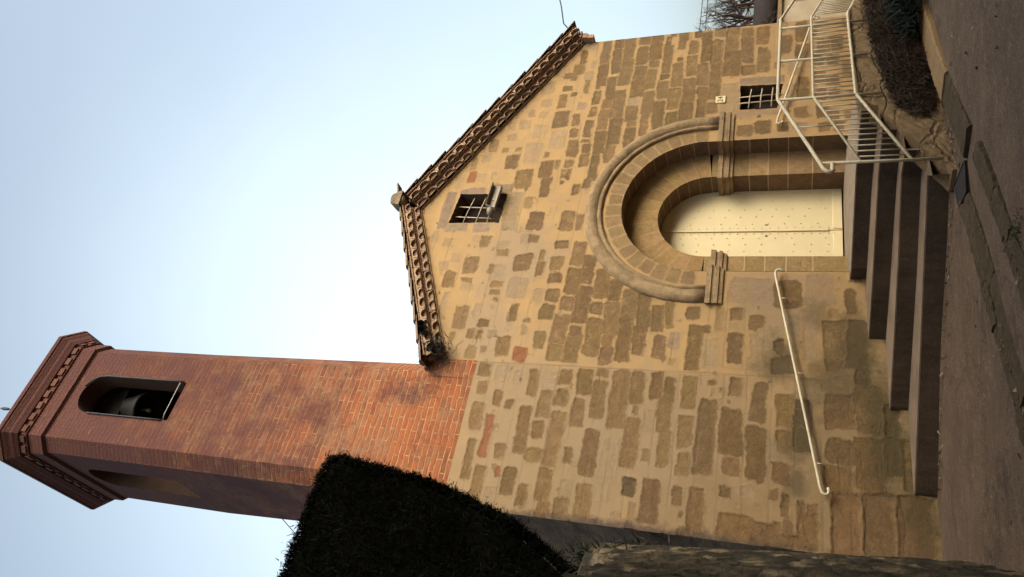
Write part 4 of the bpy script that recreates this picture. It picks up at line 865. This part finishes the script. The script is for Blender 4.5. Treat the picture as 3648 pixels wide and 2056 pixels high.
# ================================================================== steps, landing, retaining wall and railing
RA = Vector((5.59, -2.595)); RD = (Vector((8.83, -1.72)) - RA); RU = RD.normalized(); RN = Vector((RU.y, -RU.x))   # RN points to the street
def rp_(s, n=0): p = RA + RU * s + RN * n; return (p.x, p.y)
lev = [('landing', -.715, [(5.86, 0), (5.88, -.22), (6.18, -.66), (6.56, -1.26), (6.76, -2.16)], -1.0),
       ('step', -.905, [(4.96, 0), (5.33, -.62), (5.72, -1.16), (6.13, -1.75), (6.33, -2.28)], -1.2),
       ('step', -1.10, [(4.02, 0), (4.69, -.77), (5.17, -1.31), (5.93, -2.0), (5.95, -2.385)], -1.35),
       ('step', -1.295, [(3.01, 0), (4.39, -1.16), (4.70, -1.44), (5.66, -2.29), (5.47, -2.50)], -1.8)]
steps = thing('entrance_steps', 'four worn concrete steps fanning out from the church door', 'steps', (5.6, -1.2, -1.5))
for nm, z, front, zb in lev:
    m = MB()
    # subdivided, slightly worn nosing
    fr = []
    for a, b in zip(front, front[1:]):
        k = max(1, int(math.hypot(b[0] - a[0], b[1] - a[1]) / .05))
        for i in range(k):
            u = i / k; fr.append((a[0] + (b[0] - a[0]) * u + R.uniform(-.0025, .0025), a[1] + (b[1] - a[1]) * u + R.uniform(-.0025, .0025)))
    fr.append(front[-1])
    right = [rp_(1.3, -.10), rp_(3.4, -.10), (10.9, -1.0)] if nm == 'landing' else [rp_({-.905: .78, -1.10: .36, -1.295: -.1}[z], -.10), rp_(1.3, -.10), (6.9, -1.5)]
    back = [(11.05, .02), (PCX + PR, .02), (PCX + PR, PD), (IX + IR, PD), (IX + IR, DOORY + .1), (IX - IR, DOORY + .1), (IX - IR, PD), (PCX - PR, PD), (PCX - PR, .02)] if nm == 'landing' else [(7.1, .03)]
    fr[0] = (fr[0][0], .02)
    loop = fr + right + back
    c = [Vector((x, y, 0)) for x, y in loop]
    bev = .014
    ztop = lambda x: z - max(0, x - 8.2) * .16 if nm == 'landing' else z
    for t in tessellate_polygon([c]): m.face([(c[i].x, c[i].y, ztop(c[i].x)) for i in t])
    n = len(fr)
    for i in range(n - 1):
        a, b = fr[i], fr[i + 1]
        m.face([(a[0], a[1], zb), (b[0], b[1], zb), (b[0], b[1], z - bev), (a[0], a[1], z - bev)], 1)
        d = Vector((b[1] - a[1], -(b[0] - a[0]))); d = d.normalized() if d.length else d
        m.face([(a[0], a[1], z - bev), (b[0], b[1], z - bev), (b[0], b[1], z), (a[0], a[1], z)])
    m.face([(fr[-1][0], fr[-1][1], zb), (right[0][0], right[0][1], zb), (right[0][0], right[0][1], z), (fr[-1][0], fr[-1][1], z)])
    on(m.build(nm, [LAND if nm == 'landing' else STEPM, RISER_SHADED]), steps)
# retaining wall under the railing: stepped top following the stairs, then level
rw = MB()
top = [(-.13, -1.46), (.0, -1.41), (.343, -1.24), (.755, -1.06), (1.2, -.89), (1.30, -.72), (1.5, -.705), (2.4, -.69), (3.4, -.68), (3.75, -.69), (4.6, -.86), (7.5, -1.5), (10, -1.75)]
samp = []
for (s0, z0), (s1, z1) in zip(top, top[1:]):
    k = max(1, int((s1 - s0) / .07))
    samp += [(s0 + (s1 - s0) * i / k, z0 + (z1 - z0) * i / k) for i in range(k)]
samp.append(top[-1])
NZ = 12; base = -1.72
grid = []
for s, zt in samp:
    col = []
    for j in range(NZ + 1):
        z = base + (zt - base) * j / NZ; n = -.035 + R.uniform(-.014, .014); x, y = rp_(s, n); col.append((x, y, z + R.uniform(-.006, .006)))
    x, y = rp_(s, -.30); col.append((x, y, zt)); col.append((x, y, base)); grid.append(col)
rw.sweep(grid, 0, smooth=False)
WALLF = mat_wallf()
rwall = tag(rw.build('retaining_wall', WALLF), 'low rough stone retaining wall under the cream railing', 'wall')
# coping joint line
rail = thing('railing', 'cream tubular steel railing beside the steps and along the church ramp', 'railing', (6.96, -2.23, -.93))
ZT, ZM, ZBt = .19, -.207, -.663
SA, SB = .02, 1.42
def part(name, pts, r, n=8):
    m = MB(); m.tube(pts, r, n); return on(m.build(name, CREAM), rail)
def P3(s, z, n=0): x, y = rp_(s, n); return (x, y, z)
SE = 3.63
EX = [(9.13, -1.64), (10.35, -1.0), (13.2, .55)]; EZ = [(ZT + .01, ZM, ZBt), (.03, -.40, -.88), (-.42, -.85, -1.35)]
def chain(zA, zB_, k): return [P3(SA, zA), P3(SB - .04, zB_ - .02), P3(SB + .02, zB_), P3(SE - .03, zB_ + .005)] + [(EX[i][0], EX[i][1], EZ[i][k]) for i in range(3)]
zA_t, zA_m, zA_b = -.265, -.65, -1.122
hook = [P3(-.06, -.375, -.01), P3(-.095, -.385, 0), P3(-.13, -.36), P3(-.125, -.325), P3(-.07, -.29)]
part('top_rail', [P3(.04, -.378)] + hook + chain(zA_t, ZT, 0), .0205, 10)
part('mid_rail', chain(zA_m, ZM, 1), .0155); part('bottom_rail', chain(zA_b, ZBt, 2), .0185)
for s, zt, zf in ((SA + .01, zA_t - .02, -1.40), (SB, ZT, -.935), (2.41, ZT, -.845), (3.385, ZT, -.86)):
    part('post', [P3(s, zt, .0), P3(s, zf, .0)], .0165)
for i in (1, 2):
    m = MB()
    part('post', [(EX[i][0], EX[i][1], EZ[i][0]), (EX[i][0], EX[i][1], EZ[i][2] - .3)], .0165)
def lerp(a, b, u): return a + (b - a) * u
def baluster(p0, p1): part('baluster', [p0, p1], .0082, 6)
nb = 13
for i in range(1, nb):
    u = i / nb; s = lerp(SA, SB, u)
    baluster(P3(s, lerp(zA_m, ZM, u)), P3(s, lerp(zA_b, ZBt, u)))
    if i == 7: part('baluster', [P3(s, lerp(zA_t, ZT, u)), P3(s, lerp(zA_m, ZM, u))], .0082, 6)
for s0, s1, k in ((SB, 2.41, 9), (2.41, 3.385, 8), (3.385, 3.63, 2)):
    for i in range(1, k): s = lerp(s0, s1, i / k); baluster(P3(s, ZM), P3(s, ZBt))
for seg in (0, 1):
    L = math.hypot(EX[seg + 1][0] - EX[seg][0], EX[seg + 1][1] - EX[seg][1]); k = int(L / .125)
    for i in range(1, k):
        u = i / k; x, y = lerp(EX[seg][0], EX[seg + 1][0], u), lerp(EX[seg][1], EX[seg + 1][1], u)
        baluster((x, y, lerp(EZ[seg][1], EZ[seg + 1][1], u)), (x, y, lerp(EZ[seg][2], EZ[seg + 1][2], u)))
bpy.context.view_layer.update()

# ================================================================== dry creeper over the retaining wall
rng = np.random.default_rng(5)
def creeper():
    up = [(.85, -1.24), (1.12, -1.04), (1.55, -.985), (2.2, -.95), (2.97, -.885), (4.04, -.89), (6.5, -1.15)]; lo = [(.85, -1.32), (1.0, -1.42), (1.79, -1.5), (6.5, -1.5)]
    ts, tn, tz, dirs, ln = [], [], [], [], []
    n = 46000
    s = rng.uniform(.88, 6.4, n) ** 1.0; zu = np.interp(s, *zip(*up)) + rng.normal(0, .018, n); zl = np.interp(s, *zip(*lo))
    v = rng.uniform(0, 1, n); z = zl + (zu - zl) * v
    # thins out towards the steps, where the wall shows between the stems
    keep = rng.uniform(0, 1, n) < np.clip((s - .75) / 1.2, .10, 1) * np.where(v > .93, .6, 1)
    s, z, v = s[keep], z[keep], v[keep]; n = len(s)
    th = .03 + .13 * np.sin(np.clip(v, 0, 1) * PI) * np.clip((s - .8) / 1.3, .15, 1)
    nn = rng.uniform(0, 1, n) * th
    d = np.stack([rng.normal(.5, .5, n), rng.normal(.15, .3, n), rng.normal(.35, .55, n)], 1)     # along, out, up
    d /= np.linalg.norm(d, axis=1)[:, None]; l = rng.uniform(.025, .13, n) * np.where(rng.uniform(0, 1, n) < .05, 2.2, 1)
    def w(a): return np.stack([a[:, 0] * RU.x + a[:, 1] * RN.x, a[:, 0] * RU.y + a[:, 1] * RN.y, a[:, 2]], 1)
    c = w(np.stack([s, nn - .02, z], 1)) + np.array([RA.x, RA.y, 0])
    d = w(d); sd = np.cross(d, rng.normal(size=(n, 3))); sd /= np.linalg.norm(sd, axis=1)[:, None]
    leaf = rng.uniform(0, 1, n) < .35
    wd = np.where(leaf, rng.uniform(.008, .016, n), rng.uniform(.002, .0045, n)); l = np.where(leaf, rng.uniform(.012, .026, n), l)
    cols = np.where(leaf[:, None], np.array([.026, .016, .010]), np.array([.045, .028, .017])) * rng.uniform(.5, 1.6, (n, 1))
    cols[rng.uniform(0, 1, n) < .05] = (.10, .066, .036)
    k = rng.choice(len(c), 2600); e = c[k] + w(np.stack([rng.normal(0, .05, 2600), rng.uniform(.0, .07, 2600), rng.normal(.01, .05, 2600)], 1))
    de = d[k] + rng.normal(0, .35, (2600, 3)); de /= np.linalg.norm(de, axis=1)[:, None]; se = np.cross(de, rng.normal(size=(2600, 3))); se /= np.linalg.norm(se, axis=1)[:, None]
    A = np.concatenate([sd * wd[:, None], se * rng.uniform(.0018, .004, (2600, 1))]); B = np.concatenate([d * l[:, None] * .5, de * rng.uniform(.05, .17, (2600, 1))])
    return np.concatenate([c, e]), A, B, np.concatenate([cols, np.array([.07, .045, .026]) * rng.uniform(.5, 1.5, (2600, 1))])
c, ax, ay, cols = creeper()
cr = quads_object('creeper', c.astype(np.float32), ax.astype(np.float32), ay.astype(np.float32), TWIG, None, cols.astype(np.float32))
tag(cr, 'dry brown creeper hanging over the retaining wall below the railing', 'creeper')

# ================================================================== ground, kerbs, drain
gr = MB(); gr.face([(-400, -400, -1.62), (400, -400, -1.62), (400, 400, -1.62), (-400, 400, -1.62)])
tag(gr.build('ground', STREET), kind='structure')
pv = MB(); nx, ny = 70, 60
def gz(x, y):
    z = -1.50 + .012 * math.sin(x * 1.7 + y) + .01 * math.sin(y * 2.3 - x * .6)
    z += .05 * max(0, min(1, (2.9 - x) / 1.4)) * (1 if y > -1.5 else 0) * 0
    z += -.02 * max(0, -(y + 4)) * .5
    return z
rows = []
for j in range(ny + 1):
    y = -10.5 + 10.5 * j / ny; rows.append([(-4 + 20 * i / nx, y, max(-1.60, gz(-4 + 20 * i / nx, y))) for i in range(nx + 1)])
pv.sweep(rows, 0, cap=False, smooth=True)
tag(pv.build('street', STREET), kind='structure')
def kerb(name, pts, wd, h, mat, joint=.9, z0=-1.53, kind='structure', lab=None, cat=None):
    """a line of kerbstones with a rough top and open joints"""
    m = MB(); P = [Vector((p[0], p[1], 0)) for p in pts]
    for a, b in zip(P, P[1:]):
        L = (b - a).length; u = (b - a).normalized(); n = Vector((u.y, -u.x, 0)); s = 0
        while s < L - .02:
            e = min(L, s + joint * R.uniform(.7, 1.3)); k = max(2, int((e - s) / .06)); rings = []; hh = h + R.uniform(-.008, .008)
            for i in range(k + 1):
                q = a + u * (s + (e - .008 - s) * i / k); f = lambda d, z: tuple(q + n * (d + R.uniform(-.008, .008)) + Vector((0, 0, z + R.uniform(-.006, .006))))
                rings.append([f(-wd / 2, z0), f(-wd / 2, -1.5 + hh - .015), f(-wd / 2 + .02, -1.5 + hh), f(0, -1.5 + hh), f(wd / 2 - .02, -1.5 + hh), f(wd / 2, -1.5 + hh - .02), f(wd / 2, z0)])
            m.sweep(rings, 0); s = e
    o = m.build(name, mat); tag(o, lab, cat, None, kind); return o
# two pairs of old kerb courses running down the street, and the mossy end of the low wall
kerb('kerb', [(5.02, -2.60), (4.42, -2.87), (3.80, -3.08), (3.32, -3.20), (1.6, -3.75)], .12, .035, MOSSY)
kerb('kerb', [(4.92, -2.80), (4.34, -3.03), (3.72, -3.26), (3.24, -3.40), (1.5, -3.98)], .20, .02, MOSSY)
kerb('kerb', [(5.05, -3.26), (4.35, -3.55), (3.80, -3.74), (3.30, -3.92), (1.6, -4.55)], .12, .03, MOSSY)
kerb('kerb', [(4.98, -3.42), (4.25, -3.70), (3.70, -3.90), (3.2, -4.1), (1.5, -4.75)], .15, .045, MOSSY)
kerb('low_wall', [(5.30, -3.16), (6.2, -2.80), (6.5, -2.68)], .32, .05, MOSSY, 1.6, -1.6, None, 'low mossy stone wall at the street edge beside the ramp', 'wall')
kerb('low_wall', [(6.51, -2.675), (7.2, -2.42), (8.4, -2.05), (12.5, -.85)], .34, .06, TANW, 2.2, -1.6, None, 'pale tan low wall continuing along the street edge beyond the mossy one', 'wall')
dr = MB()
a = [(5.32, -2.52), (4.99, -2.60), (4.92, -2.92), (5.24, -2.98)]
zd = -1.476
dr.hexa([(x, y, -1.56) for x, y in a], [(x, y, zd) for x, y in a])

for i in range(4):
    p, q = a[i], a[(i + 1) % 4]; dr.tube([(p[0], p[1], zd), (q[0], q[1], zd)], .008, 6)
tag(dr.build('drain_cover', DRAIN), 'dark iron drain cover in the concrete at the foot of the steps', 'drain cover')

lp = []
for i in range(900):
    t_ = R.random()
    if t_ < .35: x = R.uniform(2.4, 5.2); y = -2.62 - (5.0 - x) * .36 + R.gauss(0, .06) - R.choice((0, .75))
    elif t_ < .6: x = R.uniform(5.4, 9.0); y = -2.55 + (x - 5.6) * .29 + R.gauss(0, .06) - .12
    elif t_ < .8: u = R.random(); x = 5.6 - 2.6 * u + R.gauss(0, .05); y = -2.36 + 2.3 * u - abs(R.gauss(0, .12)) - .03
    else: x, y = R.uniform(1.8, 9), R.uniform(-5, -1.8)
    lp.append((x, y, max(-1.60, gz(x, y)) + .006))
lp = np.array(lp); n_ = len(lp); rg2 = np.random.default_rng(9); a_ = rg2.uniform(0, 2 * PI, n_); sz = rg2.uniform(.004, .017, n_)[:, None]
lx = np.stack([np.cos(a_), np.sin(a_), rg2.normal(0, .25, n_)], 1) * sz; ly = np.stack([-np.sin(a_), np.cos(a_), rg2.normal(0, .25, n_)], 1) * sz * 1.5
lc = np.where(rg2.uniform(0, 1, (n_, 1)) < .6, np.array([.10, .062, .03]), np.array([.24, .18, .12])) * rg2.uniform(.5, 1.4, (n_, 1))
tag(quads_object('fallen_leaves', (lp + [0, 0, .004]).astype(np.float32), lx.astype(np.float32), ly.astype(np.float32), TWIG, None, lc.astype(np.float32)), 'scattered dry leaves and grit along the kerbs and steps', 'leaves', None, 'stuff')

# ================================================================== garden wall, hedge, plants on the left
gw = MB(); path = [(2.32, .02), (2.03, -1.33), (1.68, -2.55), (1.12, -4.4), (.5, -7.0)]; tops = [2.08, 1.80, 1.50, 1.07, .45]
S = [0]
for a, b in zip(path, path[1:]): S.append(S[-1] + math.hypot(b[0] - a[0], b[1] - a[1]))
k = 170; rings = []
for i in range(k + 1):
    s = S[-1] * i / k; x = np.interp(s, S, [p[0] for p in path]); y = np.interp(s, S, [p[1] for p in path]); zt = np.interp(s, S, tops) + R.uniform(-.045, .045) + .09 * math.sin(s * 7.3) * math.sin(s * 3.1 + 1)
    ring = []
    for j in range(27):
        z = -1.7 + (zt + 1.7) * j / 26; ring.append((x - .086 * (z + 1.5) - .01 + R.uniform(-.024, .024), y + R.uniform(-.01, .01), z + R.uniform(-.02, .02)))
    xt = x - .086 * (zt + 1.5); ring += [(xt - .15, y - .05, zt + .03), (xt - .35, y - .1, zt), (x - .75, y - .1, -1.7)]
    rings.append(ring)
gw.sweep(rings, 0, smooth=False)
tag(gw.build('garden_wall', mat_rubble()), 'dark weathered rubble garden wall at the left corner of the church', 'wall')
ts = MB(); ts.hexa([(1.86, -.30, 1.99), (1.98, -.26, 1.99), (1.97, -.14, 1.99), (1.85, -.18, 1.99)], [(1.87, -.30, 2.14), (1.98, -.26, 2.13), (1.97, -.15, 2.13), (1.86, -.18, 2.14)])
tag(ts.build('loose_brick', TERRA), 'loose tan brick lying on the garden wall against the church', 'brick')
tuft('wall_plant', 'dark leafy plant growing on the garden wall below the hedge', 'plant', (1.62, -.75, 1.86), 900, .20, (.07, .22, .10), (.022, .028, .014))
tuft('weed_tuft', 'green weed growing from the kerb at the street edge', 'plant', (3.62, -4.06, -1.49), 160, .07, (.07, .07, .02), (.035, .042, .014))
tuft('roadside_bush', 'dark green tuft hanging over the low wall at the far right', 'plant', (8.55, -2.18, -1.30), 900, .24, (.22, .12, .06), (.02, .028, .022))

for lab, b_, n_k in (('dark undergrowth in the gap between garden wall and church', (2.0, .25, 1.55), 700), ('low scrub rooted on top of the garden wall nearer the street', (1.42, -2.0, 1.55), 600)):
    tuft('wall_plant', lab, 'plant', b_, n_k, .17, (.06, .22, .12), (.026, .026, .014))
# clipped hedge
hg = [(-2.2, 5.42), (1.2, 5.40), (2.28, 5.34), (2.365, 5.22), (2.29, 4.75), (2.20, 3.98), (2.05, 3.42), (1.87, 2.87), (1.62, 2.40), (1.36, 1.98), (1.0, 1.3), (.9, -1.7), (-2.2, -1.7)]
HY0, HY1 = -1.30, -.42
hedge = thing('clipped_hedge', 'tall dense clipped cypress hedge, nearly black, left of the tower', 'hedge', (.2, -.9, -1.5))
m = MB(); ins = []
cx0, cz0 = .2, 2.6
core = [(x + (-.05 if x > 0 else .0), z - (.05 if z > 5 else -.04)) for x, z in hg]
m.hexa([(x, HY0 + .05, z) for x, z in core], [(x, HY1 - .05, z) for x, z in core]); on(m.build('opaque_core', BLACKB), hedge)  # solid near-black core added inside the foliage to block light
pts, nor = [], []
per = list(zip(hg, hg[1:] + hg[:1]))
from mathutils.geometry import intersect_point_tri_2d
tris = [[Vector(hg[i]) for i in t] for t in tessellate_polygon([[Vector((x, z, 0)) for x, z in hg]])]
areas = np.array([abs((t[1] - t[0]).cross(t[2] - t[0])) / 2 if False else abs((t[1].x - t[0].x) * (t[2].y - t[0].y) - (t[2].x - t[0].x) * (t[1].y - t[0].y)) / 2 for t in tris])
N1 = 52000
ti = rng.choice(len(tris), N1, p=areas / areas.sum()); u = rng.uniform(0, 1, (N1, 2)); fl_ = u.sum(1) > 1; u[fl_] = 1 - u[fl_]
T = np.array([[(v.x, v.y) for v in t] for t in tris])[ti]
p2 = T[:, 0] + (T[:, 1] - T[:, 0]) * u[:, :1] + (T[:, 2] - T[:, 0]) * u[:, 1:]
p2 = p2[(p2[:, 0] > -.9) & (p2[:, 1] > .6)]
bumpy = .05 * np.sin(p2[:, 0] * 5.1 + 1.3 * np.sin(p2[:, 1] * 3.1)) * np.sin(p2[:, 1] * 4.3 + .7)
cA = np.stack([p2[:, 0], HY0 + bumpy + rng.normal(0, .03, len(p2)), p2[:, 1]], 1); nA = np.tile([0, -1, 0], (len(p2), 1))
lst = [(cA, nA)]
for a, b in per[:10]:
    L = math.hypot(b[0] - a[0], b[1] - a[1]); n = int(L * 9000); uu = rng.uniform(0, 1, n)
    nn = np.array([(b[1] - a[1]) / L, -(b[0] - a[0]) / L]) * -1
    if nn @ (np.array([(a[0] + b[0]) / 2, (a[1] + b[1]) / 2]) - np.array([.2, 2.6])) < 0: nn = -nn
    yy = rng.uniform(HY0, HY1, n); o_ = np.abs(rng.normal(0, .028, n)) * np.where(rng.uniform(0, 1, n) < .06, 2.0, 1) + .012 * np.sin(uu * L * 23) - .01
    cc_ = np.stack([a[0] + (b[0] - a[0]) * uu + nn[0] * o_, yy, a[1] + (b[1] - a[1]) * uu + nn[1] * o_], 1)
    lst.append((cc_, np.tile([nn[0], 0, nn[1]], (n, 1))))
C = np.concatenate([a for a, b in lst]); Nn = np.concatenate([b for a, b in lst]); n = len(C)
d = Nn * .8 + rng.normal(0, .7, (n, 3)) + np.array([0, 0, .35]); d /= np.linalg.norm(d, axis=1)[:, None]
sd = np.cross(d, rng.normal(size=(n, 3))); sd /= np.linalg.norm(sd, axis=1)[:, None]
l = rng.uniform(.018, .042, n); wdt = rng.uniform(.004, .009, n)
cl = np.clip(np.sin(C[:, 0] * 7 + C[:, 2] * 2) * .25 + np.sin(C[:, 2] * 6.3 - C[:, 0] * 3) * .25 + rng.normal(1, .3, n), .35, 2)
cols = np.array([.0055, .0057, .0042]) * cl[:, None]
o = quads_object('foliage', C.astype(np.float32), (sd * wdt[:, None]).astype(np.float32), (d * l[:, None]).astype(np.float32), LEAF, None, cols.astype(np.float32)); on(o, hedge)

# ================================================================== beyond the right end: garden wall, bare tree
bw = MB(); bw.box(11.6, 40, 4.2, 4.5, -1.7, .33)
bgw = thing('far_garden_wall', 'grey rendered garden wall with a brown pier beyond the right end of the church', 'wall', (16, 4.3, -1.6))
on(bw.build('rendered_panel', FARW), bgw)
m = MB(); m.box(11.4, 15.55, 4.08, 4.19, -1.7, .10); on(m.build('base_course', WALLR), bgw)
m = MB(); m.box(11.4, 40, 4.1, 4.6, .335, .43); on(m.build('coping', WALLR), bgw)
tree = thing('bare_tree', 'leafless tree with a thick dark leaning trunk and fine twigs at the right edge', 'tree', (22, 6.6, -1.6))
m = MB()
trunk = [(22.0, 6.6, -1.6), (21.6, 6.5, -.2), (20.8, 6.2, .55), (19.2, 5.7, .80), (17.2, 5.2, .80), (15.6, 4.9, .76)]
m.tube(trunk, [.42, .40, .38, .34, .31, .22], 12); on(m.build('trunk', BARK), tree)
tw_c, tw_s, tw_d = [], [], []
mb_ = MB()
def grow(p, d, l, r, dep):
    q = p + d * l
    mid = p + d * l * .5 + Vector((R.gauss(0, .05), R.gauss(0, .05), R.gauss(0, .05))) * l
    mb_.tube([tuple(p), tuple(mid), tuple(q)], [r, r * .8, r * .62], 5 if r > .012 else 4, caps=False)
    if dep == 0: return
    for i in range(3 if dep > 1 else 4):
        e = (d + Vector((R.gauss(0, .5), R.gauss(0, .4), R.gauss(.12, .45)))).normalized()
        grow(p + (q - p) * R.uniform(.45, 1), e, l * R.uniform(.55, .8), max(.0028, r * .52), dep - 1)
for i in range(24):
    u = R.uniform(0, 1); k = 2 + u * 2.95; i0 = int(k); f = k - i0
    b = Vector(trunk[i0]).lerp(Vector(trunk[min(5, i0 + 1)]), f) + Vector((0, 0, .2))
    grow(b, Vector((R.uniform(-.9, .2), R.uniform(-.3, .3), R.uniform(.3, 1))).normalized(), R.uniform(.55, .85), R.uniform(.025, .05), 4)
for i in range(12):
    b = Vector((R.uniform(15.4, 17.5), 5.0, .70)); grow(b, Vector((R.uniform(-.8, .3), -.2, R.uniform(-.5, .0))).normalized(), R.uniform(.25, .4), .02, 3)
on(mb_.build('branches', mat_simple('twig_bark', (.075, .045, .034), (.05, .032, .026), 6, .9, bump=0), fix=False), tree)

# ================================================================== unseen houses added behind the camera to shade the street and facade foot
HOUSEW = mat_simple('ochre_render', (.50, .33, .17), (.44, .28, .14), 1.2, .95, bump=.2)
SHUT = mat_simple('brown_shutter', (.10, .06, .035), (.07, .045, .03), 6, .7, bump=.1)
for x0, x1, y1, zt, lab in ((-16, -.4, -11.6, 6.4, 'unseen ochre house added across the street on the left for its shade'), (-.35, 13.5, -11.4, 6.9, 'wide unseen ochre house added opposite the church to shade it'), (13.55, 30, -11.9, 6.6, 'unseen ochre house added at the far right end to shade the street')):
    h = thing('added_shade_house', lab, 'house', ((x0 + x1) / 2, y1 - 4, -1.6), 'added shading houses')
    m = MB(); m.box(x0, x1, y1 - 8, y1, -1.7, zt); on(m.build('wall', HOUSEW), h)
    m = MB(); m.hexa([(x0 - .02, y1 - 8.4, zt), (x1 + .02, y1 - 8.4, zt), (x1 + .02, y1 + .45, zt), (x0 - .02, y1 + .45, zt)], [(x0 - .02, y1 - 4.2, zt + 1.7), (x1 + .02, y1 - 4.2, zt + 1.7), (x1 + .02, y1 - 3.8, zt + 1.7), (x0 - .02, y1 - 3.8, zt + 1.7)]); on(m.build('roof', ROOFT), h)
    k = int((x1 - x0) / 3.4)
    for i in range(k):
        cx = x0 + (x1 - x0) * (i + .5) / k
        for z0, z1 in ((-1.6, .7), (2.0, 3.6), (4.6, 6.0)):
            m = MB(); m.box(cx - .5, cx + .5, y1 - .1, y1 + .05, z0, z1)
            on(m.build('door' if z0 < 0 else 'shutter', SHUT), h)
